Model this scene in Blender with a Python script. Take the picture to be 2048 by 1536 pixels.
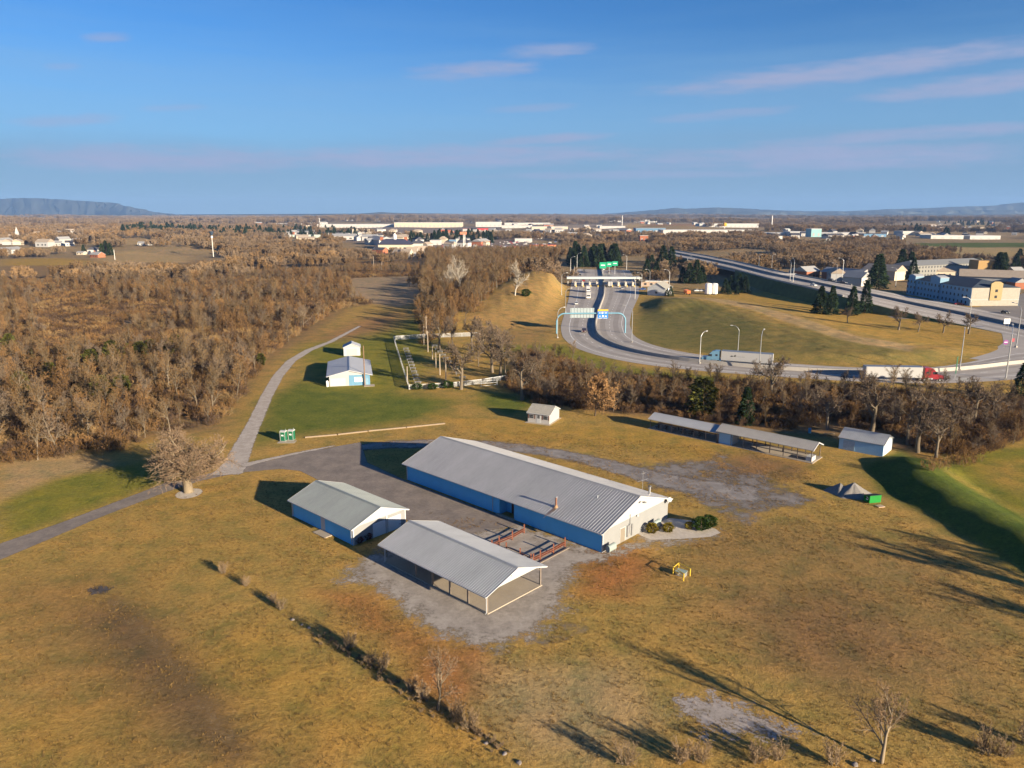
import bpy, bmesh, math, random
import numpy as np
from mathutils import Vector, Matrix
sc = bpy.context.scene
for o in list(bpy.data.objects): bpy.data.objects.remove(o)
R = math.radians
# ------------------------------------------------------------------ camera
FPX, HOR, CAMZ = 1500.0, 425.6, 48.0            # focal length in photo pixels, horizon row, height above the yard
PIT = math.atan((768 - HOR) / FPX); CP, SP = math.cos(PIT), math.sin(PIT)
cd = bpy.data.cameras.new('camera'); cam = bpy.data.objects.new('camera', cd); sc.collection.objects.link(cam)
cd.sensor_width = 36; cd.lens = 36 * FPX / 2048; cd.clip_start = 0.5; cd.clip_end = 60000
cam.location = (0, 0, CAMZ); cam.rotation_euler = (R(90) - PIT, 0, 0); sc.camera = cam
# ------------------------------------------------------------------ world, sun, exposure
SUN_EL, SHADOW_AZ = R(14.0), R(138.0)           # shadows run along this direction on the ground
w = bpy.data.worlds.new('World'); sc.world = w; w.use_nodes = True
nt = w.node_tree; nt.nodes.clear(); N = nt.nodes.new; Lk = nt.links.new
sky = N('ShaderNodeTexSky'); sky.sky_type = 'NISHITA'; sky.sun_disc = False
sky.sun_elevation = SUN_EL; sky.sun_rotation = R(132); sky.altitude = 200; sky.air_density = 1.0; sky.dust_density = 0.0; sky.ozone_density = 3.0
hs = N('ShaderNodeMix'); hs.data_type = 'RGBA'; hs.blend_type = 'MULTIPLY'; hs.inputs[0].default_value = 1; Lk(sky.outputs[0], hs.inputs[6]); hs.inputs[7].default_value = (.295, .62, .98, 1)
tc = N('ShaderNodeTexCoord'); sp = N('ShaderNodeSeparateXYZ'); Lk(tc.outputs['Generated'], sp.inputs[0])
def wm(op, a, b=None, c=None):
    n = N('ShaderNodeMath'); n.operation = op
    for i, v in enumerate((a, b, c)):
        if v is None: continue
        if isinstance(v, (int, float)): n.inputs[i].default_value = v
        else: Lk(v, n.inputs[i])
    return n.outputs[0]
az = wm('ARCTAN2', sp.outputs[0], sp.outputs[1]); el = wm('ARCSINE', sp.outputs[2])
def wnoise(sx, sy, scale, detail, off=0):
    cb = N('ShaderNodeCombineXYZ'); Lk(wm('MULTIPLY', az, sx), cb.inputs[0]); Lk(wm('MULTIPLY', el, sy), cb.inputs[1]); cb.inputs[2].default_value = off
    n = N('ShaderNodeTexNoise'); n.inputs['Scale'].default_value = scale; n.inputs['Detail'].default_value = detail; n.inputs['Roughness'].default_value = 0.55
    Lk(cb.outputs[0], n.inputs['Vector']); return n.outputs[0]
n1 = wnoise(9, 60, 1.0, 5); n2 = wnoise(30, 170, 1.0, 4, 3.3)
wob = wm('ADD', wm('MULTIPLY', wm('SUBTRACT', n1, 0.5), 1.3), wm('MULTIPLY', wm('SUBTRACT', n2, 0.5), 0.9))
def azel(x, y):
    u = (x - 1024) / FPX; v = -(y - 768) / FPX
    d = Vector((u, CP + v * SP, -SP + v * CP)).normalized(); return math.atan2(d.x, d.y), math.asin(d.z)
cl = None
for x0, y0, x1, y1, th, amp in ((1270, 186, 2250, 62, 34, 1.0), (1700, 196, 2300, 132, 30, .95), (800, 146, 1100, 132, 26, .85), (990, 108, 1200, 92, 24, .7),
        (150, 78, 270, 74, 15, .6), (75, 133, 175, 132, 10, .45), (265, 218, 420, 213, 10, .4), (960, 222, 1170, 210, 12, .4), (1270, 242, 1620, 215, 16, .5),
        (-80, 312, 700, 318, 40, .95), (430, 312, 1350, 304, 36, .95), (930, 288, 1240, 268, 16, .85), (1200, 322, 2200, 298, 38, .95), (1480, 288, 2200, 244, 20, .8), (900, 352, 1700, 342, 14, .6), (0, 244, 260, 236, 16, .6)):
    a0, e0 = azel(x0, y0); a1, e1 = azel(x1, y1); ac, ec = (a0 + a1) / 2, (e0 + e1) / 2
    hl = (a1 - a0) / 2 * 1.08; sl = (e1 - e0) / (a1 - a0); hw = th / FPX * .8
    du = wm('SUBTRACT', az, ac); dv = wm('SUBTRACT', wm('SUBTRACT', el, ec), wm('MULTIPLY', du, sl))
    q = wm('ADD', wm('POWER', wm('ABSOLUTE', wm('DIVIDE', du, hl)), 2.6), wm('POWER', wm('ABSOLUTE', wm('DIVIDE', dv, hw)), 2))
    m = wm('ADD', wm('SUBTRACT', 0.75, q), wob)
    mr = N('ShaderNodeMapRange'); mr.interpolation_type = 'SMOOTHSTEP'; mr.inputs[1].default_value = -.1; mr.inputs[2].default_value = 1.0; mr.inputs[4].default_value = amp
    Lk(m, mr.inputs[0]); cl = mr.outputs[0] if cl is None else wm('MAXIMUM', cl, mr.outputs[0])
# pale band between the deep blue and the horizon, all the way round
pb_ = N('ShaderNodeMapRange'); pb_.interpolation_type = 'SMOOTHSTEP'; pb_.inputs[1].default_value = .25; pb_.inputs[2].default_value = .10; pb_.inputs[4].default_value = .55
n3 = wnoise(3.5, 40, 1.0, 5, 7.7); Lk(wm('ADD', el, wm('MULTIPLY', wm('SUBTRACT', n3, .5), .10)), pb_.inputs[0])
mx0 = N('ShaderNodeMix'); mx0.data_type = 'RGBA'; Lk(pb_.outputs[0], mx0.inputs[0]); Lk(hs.outputs[2], mx0.inputs[6]); mx0.inputs[7].default_value = (1.95, 3.35, 5.0, 1); hs = mx0
# broad low cloud deck near the horizon, all the way round
n4 = wnoise(2.2, 26, 1.0, 4, 11.0); bm_ = N('ShaderNodeMapRange'); bm_.interpolation_type = 'SMOOTHSTEP'; bm_.inputs[1].default_value = .115; bm_.inputs[2].default_value = .045; bm_.inputs[4].default_value = .72
Lk(wm('ADD', el, wm('MULTIPLY', wm('SUBTRACT', n4, .5), .09)), bm_.inputs[0])
mx2 = N('ShaderNodeMix'); mx2.data_type = 'RGBA'; Lk(bm_.outputs[0], mx2.inputs[0]); Lk(hs.outputs[2], mx2.inputs[6]); mx2.inputs[7].default_value = (1.62, 2.62, 4.0, 1); hs = mx2
cl = wm('MULTIPLY', cl, .95)
mx = N('ShaderNodeMix'); mx.data_type = 'RGBA'; Lk(cl, mx.inputs[0]); Lk(hs.outputs[2], mx.inputs[6]); mx.inputs[7].default_value = (2.65, 3.05, 4.55, 1)
bg = N('ShaderNodeBackground'); bg.inputs[1].default_value = 0.05; Lk(mx.outputs[2], bg.inputs[0])
wo = N('ShaderNodeOutputWorld'); Lk(bg.outputs[0], wo.inputs[0])
sl_ = bpy.data.lights.new('sun', 'SUN'); sl_.energy = 5.0; sl_.angle = R(0.5); sl_.color = (1, .83, .60)
sun = bpy.data.objects.new('sun', sl_); sc.collection.objects.link(sun); sun.location = (60, -60, 90)
SD = Vector((math.cos(SHADOW_AZ) * math.cos(SUN_EL), math.sin(SHADOW_AZ) * math.cos(SUN_EL), -math.sin(SUN_EL)))
sun.rotation_euler = SD.to_track_quat('-Z', 'Y').to_euler()
vs = sc.view_settings; vs.view_transform = 'Standard'; vs.look = 'None'; vs.gamma = 1; vs.use_curve_mapping = False; vs.exposure = 1.45
sc.render.engine = 'CYCLES'; sc.cycles.use_denoising = True; sc.cycles.max_bounces = 5; sc.cycles.diffuse_bounces = 2; sc.cycles.transparent_max_bounces = 10
sc.cycles.volume_bounces = 0; sc.cycles.use_adaptive_sampling = True; sc.cycles.adaptive_threshold = 0.02
# ------------------------------------------------------------------ helpers
rng = np.random.default_rng(7); random.seed(7)
def ray(x, y):
    u = (x - 1024) / FPX; v = -(y - 768) / FPX
    return u, CP + v * SP, -SP + v * CP
def g(x, y, z=0.0):                              # where the line of sight through a photo pixel meets height z
    d = ray(x, y); t = (z - CAMZ) / d[2]; return Vector((t * d[0], t * d[1], z))
def pr(P):
    X, Y, Z = P[0], P[1], P[2] - CAMZ; dep = Y * CP - Z * SP
    return 1024 + FPX * X / dep, 768 - FPX * (Y * SP + Z * CP) / dep
def gl(pts, z=0.0): return [tuple(g(x, y, z)[:2]) for x, y in pts]
def link(o, parent=None):
    sc.collection.objects.link(o)
    if parent is not None: o.parent = parent
    return o
def tag(o, label=None, cat=None, group=None, kind=None):
    for k, v in (('label', label), ('category', cat), ('group', group), ('kind', kind)):
        if v: o[k] = v
    return o
def empty(name, loc, rz=0, label=None, cat=None, group=None):
    o = bpy.data.objects.new(name, None); o.location = loc; o.rotation_euler = (0, 0, rz); o.empty_display_size = .5
    link(o); return tag(o, label, cat, group)
def mesh_np(name, V, F, mats, smooth=False, fm=None):
    me = bpy.data.meshes.new(name); V = np.asarray(V, np.float32)
    if isinstance(F, np.ndarray):
        k = F.shape[1]; me.vertices.add(len(V)); me.vertices.foreach_set('co', V.ravel()); me.loops.add(F.size)
        me.loops.foreach_set('vertex_index', F.astype(np.int32).ravel()); me.polygons.add(len(F))
        me.polygons.foreach_set('loop_start', np.arange(0, F.size, k, dtype=np.int32)); me.update(calc_edges=True); me.validate()
    else:
        me.from_pydata([tuple(v) for v in V.tolist()], [], F)
    for m in (mats if isinstance(mats, (list, tuple)) else [mats]): me.materials.append(m)
    if fm is not None: me.polygons.foreach_set('material_index', np.asarray(fm, np.int32))
    if smooth: me.polygons.foreach_set('use_smooth', np.ones(len(me.polygons), bool))
    me.update(); return me
class MB:
    def __init__(s): s.v, s.f, s.m = [], [], []; s.cur = 0
    def add(s, vs, fs):
        b = len(s.v); s.v += [tuple(v) for v in vs]; s.f += [tuple(b + i for i in f) for f in fs]; s.m += [s.cur] * len(fs); return s
    def hexa(s, p):                              # 8 corners: bottom loop ccw, then top loop
        return s.add(p, [(3, 2, 1, 0), (4, 5, 6, 7), (0, 1, 5, 4), (1, 2, 6, 5), (2, 3, 7, 6), (3, 0, 4, 7)])
    def box(s, x0, x1, y0, y1, z0, z1): return s.hexa([(x0, y0, z0), (x1, y0, z0), (x1, y1, z0), (x0, y1, z0), (x0, y0, z1), (x1, y0, z1), (x1, y1, z1), (x0, y1, z1)])
    def bar(s, a, b, wd, ht):                    # beam from a to b, width across, height up
        a, b = Vector(a), Vector(b); d = (b - a).normalized(); up = Vector((0, 0, 1)) if abs(d.z) < .95 else Vector((0, 1, 0))
        sd = d.cross(up).normalized() * wd / 2; u = sd.cross(d).normalized() * ht / 2
        return s.hexa([a - sd - u, a + sd - u, b + sd - u, b - sd - u, a - sd + u, a + sd + u, b + sd + u, b - sd + u])
    def tube(s, pts, rs, n=8, cap=True):
        pts = [Vector(p) for p in pts]; rs = rs if isinstance(rs, (list, tuple)) else [rs] * len(pts); V = []; F = []
        for i, p in enumerate(pts):
            d = (pts[min(i + 1, len(pts) - 1)] - pts[max(i - 1, 0)]).normalized(); up = Vector((0, 0, 1)) if abs(d.z) < .9 else Vector((1, 0, 0))
            a = d.cross(up).normalized(); b = d.cross(a)
            V += [p + (a * math.cos(2 * math.pi * k / n) + b * math.sin(2 * math.pi * k / n)) * rs[i] for k in range(n)]
        for i in range(len(pts) - 1):
            for k in range(n): F.append((i * n + k, i * n + (k + 1) % n, (i + 1) * n + (k + 1) % n, (i + 1) * n + k))
        if cap: F += [tuple(range(n)), tuple(range((len(pts) - 1) * n, len(pts) * n))[::-1]]
        return s.add(V, F)
    def prism(s, poly, a, b, axis='z'):          # extrude a 2-d outline
        n = len(poly); f = {'z': lambda p, t: (p[0], p[1], t), 'y': lambda p, t: (p[0], t, p[1]), 'x': lambda p, t: (t, p[0], p[1])}[axis]
        return s.add([f(p, a) for p in poly] + [f(p, b) for p in poly], [tuple(range(n))[::-1], tuple(range(n, 2 * n))] + [(i, (i + 1) % n, n + (i + 1) % n, n + i) for i in range(n)])
    def lathe(s, prof, n=16, c=(0, 0, 0)):
        V = [(c[0] + r * math.cos(2 * math.pi * k / n), c[1] + r * math.sin(2 * math.pi * k / n), c[2] + z) for r, z in prof for k in range(n)]
        F = [(i * n + k, i * n + (k + 1) % n, (i + 1) * n + (k + 1) % n, (i + 1) * n + k) for i in range(len(prof) - 1) for k in range(n)]
        return s.add(V, F)
    def build(s, name, mats, parent=None, smooth=False, fix=True):
        me = bpy.data.meshes.new(name); me.from_pydata(s.v, [], s.f)
        for m in (mats if isinstance(mats, (list, tuple)) else [mats]): me.materials.append(m)
        me.polygons.foreach_set('material_index', s.m)
        if fix:
            bm = bmesh.new(); bm.from_mesh(me); bmesh.ops.recalc_face_normals(bm, faces=bm.faces); bm.to_mesh(me); bm.free()
        if smooth:
            me.polygons.foreach_set('use_smooth', [True] * len(me.polygons)); me.set_sharp_from_angle(angle=R(40))
        return link(bpy.data.objects.new(name, me), parent)
def B(*a): return MB().box(*a)
def copy_tree(o, parent=None):
    c = o.copy(); sc.collection.objects.link(c); c.parent = parent
    for ch in o.children: copy_tree(ch, c)
    return c
# ------------------------------------------------------------------ materials
def nodes(name):
    m = bpy.data.materials.new(name); m.use_nodes = True; t = m.node_tree; t.nodes.clear()
    out = t.nodes.new('ShaderNodeOutputMaterial'); b = t.nodes.new('ShaderNodeBsdfPrincipled'); t.links.new(b.outputs[0], out.inputs[0]); return m, t, b, out
def noise(t, scale, detail=4, coord=None, rough=.55):
    n = t.nodes.new('ShaderNodeTexNoise'); n.inputs['Scale'].default_value = scale; n.inputs['Detail'].default_value = detail; n.inputs['Roughness'].default_value = rough
    if coord is not None: t.links.new(coord, n.inputs['Vector'])
    return n.outputs[0]
def mixc(t, fac, a, b, mode='MIX'):
    n = t.nodes.new('ShaderNodeMix'); n.data_type = 'RGBA'; n.blend_type = mode
    for s, v in ((n.inputs[0], fac), (n.inputs[6], a), (n.inputs[7], b)):
        if isinstance(v, (int, float)): s.default_value = v
        elif isinstance(v, (tuple, list)): s.default_value = (*v[:3], 1)
        else: t.links.new(v, s)
    return n.outputs[2]
def maprange(t, v, a, b, c=0, d=1, smooth=True):
    n = t.nodes.new('ShaderNodeMapRange'); t.links.new(v, n.inputs[0]); n.interpolation_type = 'SMOOTHSTEP' if smooth else 'LINEAR'
    for i, x in enumerate((a, b, c, d)): n.inputs[i + 1].default_value = x
    return n.outputs[0]
def math_(t, op, a, b):
    n = t.nodes.new('ShaderNodeMath'); n.operation = op
    for i, v in enumerate((a, b)):
        if isinstance(v, (int, float)): n.inputs[i].default_value = v
        else: t.links.new(v, n.inputs[i])
    return n.outputs[0]
def bump(t, b, h, strength, dist):
    n = t.nodes.new('ShaderNodeBump'); n.inputs['Strength'].default_value = strength; n.inputs['Distance'].default_value = dist; t.links.new(h, n.inputs['Height']); t.links.new(n.outputs[0], b.inputs['Normal'])
def coord(t, which='Object'):
    return t.nodes.new('ShaderNodeTexCoord').outputs[which]
MC = {}
def M(name, col, rough=.7, var=.25, scale=2.0, metal=0.0, spec=.3, rnd=0.0, bmp=0.0, streak=None):
    """plain procedural surface: base colour broken up by two noises, optional per-object variation and relief"""
    if name in MC: return MC[name]
    m, t, b, out = nodes(name); c = coord(t)
    if streak:
        mp = t.nodes.new('ShaderNodeMapping'); mp.inputs['Scale'].default_value = streak; t.links.new(c, mp.inputs[0]); c = mp.outputs[0]
    n = noise(t, scale, 5, c); n2 = noise(t, scale * 7.3, 3, c)
    f = math_(t, 'ADD', math_(t, 'MULTIPLY', n, .65), math_(t, 'MULTIPLY', n2, .35)); f = maprange(t, f, .25, .75, 1 - var, 1 + var, False)
    if rnd:
        oi = t.nodes.new('ShaderNodeObjectInfo'); f = math_(t, 'MULTIPLY', f, maprange(t, oi.outputs['Random'], 0, 1, 1 - rnd, 1 + rnd, False))
    cc = t.nodes.new('ShaderNodeMix'); cc.data_type = 'RGBA'; cc.blend_type = 'MULTIPLY'; cc.inputs[0].default_value = 1; cc.inputs[6].default_value = (*col, 1); t.links.new(f, cc.inputs[7])
    t.links.new(cc.outputs[2], b.inputs['Base Color']); b.inputs['Roughness'].default_value = rough; b.inputs['Metallic'].default_value = metal; b.inputs['Specular IOR Level'].default_value = spec
    if bmp: bump(t, b, n2, bmp, .05)
    MC[name] = m; return m
# ------------------------------------------------------------------ terrain
def seg_dist(X, Y, pts):
    """distance to a polyline and the position along it (0..1)"""
    best = np.full(np.shape(X), 1e9); par = np.zeros(np.shape(X)); n = len(pts) - 1
    for i in range(n):
        ax, ay = pts[i][:2]; bx, by = pts[i + 1][:2]; dx, dy = bx - ax, by - ay; L2 = dx * dx + dy * dy + 1e-9
        t = np.clip(((X - ax) * dx + (Y - ay) * dy) / L2, 0, 1); d = np.hypot(X - ax - t * dx, Y - ay - t * dy)
        k = d < best; best = np.where(k, d, best); par = np.where(k, (i + t) / n, par)
    return best, par
def poly_sd(X, Y, pts):
    """signed distance to a polygon, positive inside"""
    d, _ = seg_dist(X, Y, list(pts) + [pts[0]]); ins = np.zeros(np.shape(X), bool); n = len(pts)
    for i in range(n):
        x0, y0 = pts[i][:2]; x1, y1 = pts[(i + 1) % n][:2]
        if y0 == y1: continue
        ins ^= ((y0 > Y) != (y1 > Y)) & (X < (x1 - x0) * (Y - y0) / (y1 - y0) + x0)
    return np.where(ins, d, -d)
def sstep(x, a=0.0, b=1.0):
    t = np.clip((x - a) / (b - a), 0, 1); return t * t * (3 - 2 * t)
_ph = rng.uniform(0, 6.28, (4, 6)); _an = rng.uniform(0, 3.14, (4, 6))
def roll(X, Y, k, wl):
    s = 0
    for i in range(6):
        a = _an[k, i]; s = s + np.sin((X * math.cos(a) + Y * math.sin(a)) * 2 * math.pi / (wl * (0.6 + .22 * i)) + _ph[k, i])
    return s / 6
BERM = [(76.5, 136), (74.8, 129), (73.8, 119), (75.5, 103), (78, 85), (81, 60), (84, 30)]
HILL = [(-14, 345), (-8, 375), (0, 410), (8, 450), (16, 490)]
RAMP_L = [(1150, 520), (1146, 545), (1141, 575), (1137, 600), (1128, 630), (1121, 655), (1125, 676), (1150, 697), (1200, 713), (1270, 727), (1340, 736), (1420, 744), (1560, 754), (1700, 763), (1850, 768), (1950, 765), (2060, 757), (2250, 740)]
RAMP_R = [(1245, 520), (1262, 545), (1278, 575), (1278, 592), (1264, 622), (1259, 648), (1266, 672), (1296, 688), (1350, 702), (1420, 713), (1490, 721), (1600, 729), (1700, 735), (1820, 739), (1900, 732), (1965, 719), (2040, 700), (2250, 690)]
LOOP = [(1960, 720), (2012, 705), (2036, 688), (2030, 668), (1990, 652), (1930, 640), (1850, 622)]
ramp_poly = gl(RAMP_L) + gl(RAMP_R)[::-1]
CREST = [tuple(g(x, y, 4)[:2]) for x, y in ((1385, 600), (1410, 602), (1440, 606), (1530, 626), (1620, 655), (1720, 686), (1820, 697))]
HW_F = [(1338, 499), (1420, 513), (1480, 525), (1560, 544), (1700, 570), (1830, 595), (1950, 617), (2048, 638), (2300, 690)]
HW_N = [(1338, 511), (1400, 524), (1470, 540), (1540, 559), (1620, 577), (1720, 602), (1830, 629), (1940, 653), (2048, 676), (2300, 735)]
def hw_z(px): return 7.0 - 7.0 * float(sstep(px, 1560, 1960))
HWF = [tuple(g(x, y, hw_z(x))) for x, y in HW_F]; HWN = [tuple(g(x, y, hw_z(x))) for x, y in HW_N]
BUMPS = [((285, 502), 3.5, 130, 80), ((350, 500), 3.5, 140, 80), ((290, 490), 5, 160, 90), ((60, 500), 5, 120, 60), ((1330, 462), 10, 190, 120), ((1960, 458), 8, 260, 160)]
BUMPS = [(g(*p), h, rx, ry) for p, h, rx, ry in BUMPS]
def Hf(X, Y):
    X = np.asarray(X, float); Y = np.asarray(Y, float); D = np.hypot(X, Y); z = np.zeros_like(X)
    z = z + roll(X, Y, 0, 420) * 5 * sstep(D, 600, 1100) + roll(X, Y, 1, 1500) * 14 * sstep(D, 900, 2600) + roll(X, Y, 2, 3600) * 26 * sstep(D, 2200, 6000)
    for c, h, rx, ry in BUMPS:
        q = ((X - c.x) / rx) ** 2 + ((Y - c.y) / ry) ** 2; z = z + h * np.clip(1 - q / 2, 0, 1) ** 2
    near = (X > 40) & (X < 130) & (Y < 170)
    if np.any(near):
        d, t = seg_dist(X, Y, BERM); left = X < 75.5 + np.clip((119 - Y) * .02, -1, 3)
        z = z + np.where(near, 2.3 * sstep(1 - d / np.where(left, 7.8, 10)) * (1 + .12 * roll(X, Y, 0, 9)), 0)
    mid = (Y > 200) & (Y < 620) & (np.abs(X) < 330)
    if np.any(mid):
        dr = -poly_sd(X, Y, ramp_poly); d, t = seg_dist(X, Y, HILL)
        z = z + np.where(mid, (4 + 7 * t) * sstep(1 - d / 42) * sstep(dr, 1, 14) * (1 + .07 * roll(X, Y, 0, 13) + .05 * roll(X, Y, 2, 6)), 0)
        d, t = seg_dist(X, Y, CREST); dh, _ = seg_dist(X, Y, HWN)
        z = z + np.where(mid, 4.2 * (1 - .5 * t) * sstep(1 - d / 60) * sstep(dr, 2, 16) * sstep(dh, 8, 25) * (1 + .09 * roll(X, Y, 0, 15) + .06 * roll(X, Y, 2, 6)), 0)
    return z
def hz(x, y): return float(Hf(np.array([x]), np.array([y]))[0])
def gT(px, py):                                  # ground point under a photo pixel, hills included
    z = 0.0
    for _ in range(6): p = g(px, py, z); z = hz(p.x, p.y)
    return Vector((p.x, p.y, z))
# land cover: (outline in photo pixels, base colour, softness in metres)
C_DRY = (.330, .215, .064); C_OCHRE = (.345, .216, .054); C_GREEN = (.120, .135, .026); C_LIME = (.185, .170, .030); C_BROWN = (.225, .135, .060); C_LEAF = (.215, .138, .068)
C_TAN = (.350, .240, .115); C_FIELD = (.095, .120, .028); C_RED = (.275, .155, .070); C_FARWOOD = (.255, .182, .100); C_DIRT = (.300, .215, .130); C_RUST = (.300, .140, .048); C_PALE = (.325, .235, .110)
LAND = [
 ([(0, 920), (200, 900), (280, 880), (440, 860), (480, 800), (540, 725), (620, 672), (700, 615), (860, 590), (1040, 560), (1100, 500), (700, 520), (0, 520)], C_LEAF, 6),
 ([(0, 620), (150, 590), (260, 640), (330, 700), (250, 730), (120, 720), (0, 740)], C_DIRT, 10),
 ([(0, 1085), (120, 1040), (330, 965), (290, 925), (230, 935), (110, 955), (0, 1000)], C_LIME, 4),
 ([(0, 1000), (110, 955), (230, 930), (160, 905), (0, 920)], C_TAN, 3),
 ([(505, 890), (530, 800), (600, 760), (700, 770), (830, 790), (905, 800), (880, 830), (780, 850), (620, 868)], C_GREEN, 6),
 ([(600, 700), (660, 670), (790, 660), (870, 690), (820, 780), (760, 790), (640, 775)], C_LIME, 8),
 ([(960, 780), (1040, 790), (1075, 812), (1020, 830), (960, 812)], C_GREEN, 4),
 ([(720, 648), (830, 640), (880, 680), (760, 680)], C_LIME, 6),
 ([(620, 680), (720, 640), (800, 625), (790, 655), (690, 680)], C_RED, 12),
 ([(740, 545), (850, 548), (845, 600), (800, 615), (700, 600), (690, 560)], C_DIRT, 6),
 ([(930, 650), (1010, 600), (1090, 560), (1125, 600), (1110, 660), (1060, 700), (1000, 690)], (.285, .180, .066), 6),
 ([(1010, 690), (1130, 690), (1260, 735), (1500, 760), (1500, 775), (1100, 750)], C_LIME, 5),
 ([(1010, 770), (1060, 800), (1200, 825), (1300, 835), (1440, 855), (1690, 880), (1800, 905), (1880, 900), (1880, 790), (1500, 768), (1100, 745)], C_LEAF, 4),
 ([(1265, 690), (1262, 640), (1290, 605), (1330, 600), (1440, 625), (1540, 660), (1560, 720), (1400, 705)], (.165, .138, .044), 8),
 ([(1440, 725), (1560, 665), (1700, 690), (1850, 710), (1960, 715), (1850, 735), (1600, 728)], (.205, .158, .050), 9),
 ([(1310, 608), (1370, 598), (1440, 606), (1530, 626), (1640, 660), (1720, 686), (1830, 700), (1820, 715), (1700, 698), (1600, 668), (1500, 632), (1400, 612)], C_TAN, 2),
 ([(1400, 590), (1600, 580), (1800, 620), (1960, 660), (2010, 690), (1980, 708), (1830, 690), (1720, 676), (1620, 640), (1500, 608)], C_OCHRE, 4),
 ([(1725, 935), (1800, 900), (1900, 960), (2300, 1150), (2300, 1260), (2048, 1150), (1850, 1030), (1760, 985)], (.085, .108, .022), 2),
 ([(1860, 935), (1960, 900), (2300, 880), (2300, 1130), (2048, 1030)], C_LIME, 3),
 ([(1960, 930), (2048, 920), (2048, 990), (1980, 960)], C_OCHRE, 4),
 ([(0, 1440), (300, 1330), (520, 1250), (640, 1330), (900, 1440), (1000, 1536), (0, 1536)], C_OCHRE, 5),
 ([(0, 1180), (200, 1150), (330, 1230), (420, 1380), (560, 1536), (300, 1536), (120, 1350)], (.250, .152, .056), 10),
 ([(180, 1230), (260, 1220), (420, 1400), (470, 1500), (380, 1480)], (.13, .085, .05), 4),
 ([(640, 1180), (740, 1190), (800, 1250), (900, 1290), (860, 1330), (720, 1250)], C_RUST, 3),
 ([(830, 1310), (960, 1290), (1000, 1340), (960, 1410), (880, 1420), (820, 1360)], C_RUST, 2.5),
 ([(970, 1330), (1250, 1330), (1330, 1440), (1200, 1536), (1060, 1500), (960, 1420)], C_PALE, 4),
 ([(1330, 1050), (1600, 1040), (1900, 1120), (2048, 1250), (2048, 1480), (1700, 1400), (1400, 1250)], (.255, .165, .062), 8),
 ([(1500, 1200), (1700, 1180), (1850, 1300), (1700, 1380), (1540, 1320)], C_BROWN, 6),
 ([(1150, 1100), (1260, 1090), (1320, 1130), (1260, 1200), (1160, 1190)], C_RUST, 3),
 ([(860, 830), (1050, 845), (1300, 860), (1500, 915), (1700, 930), (1650, 960), (1300, 900), (1000, 880)], C_OCHRE, 4),
 ([(1400, 925), (1500, 905), (1620, 930), (1600, 960), (1450, 960)], C_BROWN, 4),
 # beyond the woods
 ([(180, 512), (260, 506), (380, 512), (380, 525), (200, 527)], C_TAN, 6), ([(240, 478), (320, 480), (345, 492), (290, 502), (240, 498)], C_TAN, 8), ([(0, 437), (150, 438), (150, 445), (0, 446)], C_PALE, 20),
 ([(0, 516), (120, 516), (180, 524), (180, 532), (0, 532)], C_OCHRE, 8), ([(270, 462), (420, 458), (420, 468), (300, 470)], C_FIELD, 12),
 ([(445, 438), (500, 438), (505, 444), (440, 444)], C_TAN, 30),
 ([(1250, 452), (1320, 447), (1450, 448), (1360, 462), (1270, 462)], C_RED, 12), ([(1180, 450), (1300, 446), (1270, 470), (1190, 468)], C_TAN, 15),
 ([(1800, 488), (1840, 483), (2100, 489), (2100, 497), (1900, 494)], C_FIELD, 6), ([(1800, 492), (1880, 494), (2100, 498), (2100, 515), (1960, 514), (1840, 504)], C_PALE, 6),
 ([(1770, 452), (1860, 447), (1990, 451), (1990, 456), (1780, 458)], C_PALE, 15), ([(1600, 482), (1680, 478), (1700, 484), (1620, 488)], C_FIELD, 8),
 ([(640, 455), (1000, 455), (1100, 500), (740, 500)], (.22, .17, .14), 25), ([(1100, 452), (1250, 446), (1240, 470), (1050, 480)], (.26, .2, .15), 20),
]
LAND = [(gl(p), c, s) for p, c, s in LAND]
def axis(lo, hi, step, far_lo, far_hi, grow):
    a = list(np.arange(lo, hi + 1e-6, step)); s = step; v = hi
    while v < far_hi: s *= grow; v += s; a.append(v)
    b = []; s = step; v = lo
    while v > far_lo: s *= grow; v -= s; b.append(v)
    return np.array(b[::-1] + a)
xs = axis(-150, 190, 1.0, -11000, 11000, 1.034); ys = axis(28, 270, 1.0, -60, 15000, 1.028)
GX, GY = np.meshgrid(xs, ys); GZ = Hf(GX, GY)
land = np.empty(GX.shape + (3,)); land[:] = C_DRY; Dg = np.hypot(GX, GY)
fw = sstep(Dg, 430, 560)[..., None]; land = land * (1 - fw) + np.array(C_FARWOOD) * fw
for p, c, s in LAND:
    pa = np.array(p); k = (GX > pa[:, 0].min() - s) & (GX < pa[:, 0].max() + s) & (GY > pa[:, 1].min() - s) & (GY < pa[:, 1].max() + s)
    if not k.any(): continue
    wgt = sstep(poly_sd(GX[k], GY[k], p), -s, s)[:, None]; land[k] = land[k] * (1 - wgt) + np.array(c) * wgt
ny, nx = GX.shape; idx = np.arange(nx * ny).reshape(ny, nx)
F = np.stack([idx[:-1, :-1], idx[:-1, 1:], idx[1:, 1:], idx[1:, :-1]], -1).reshape(-1, 4)
m_ground, t, b, out = nodes('ground')
c = t.nodes.new('ShaderNodeNewGeometry').outputs['Position']; at = t.nodes.new('ShaderNodeAttribute'); at.attribute_name = 'land'
nb = noise(t, .035, 4, c); nm = noise(t, .22, 6, c, .65); nf = noise(t, 1.7, 5, c, .7); ng = noise(t, 6, 3, c, .7)
col = mixc(t, maprange(t, nb, .35, .65, 0, .55), at.outputs['Color'], mixc(t, 1.0, at.outputs['Color'], (.82, .90, .84), 'MULTIPLY'))
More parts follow.
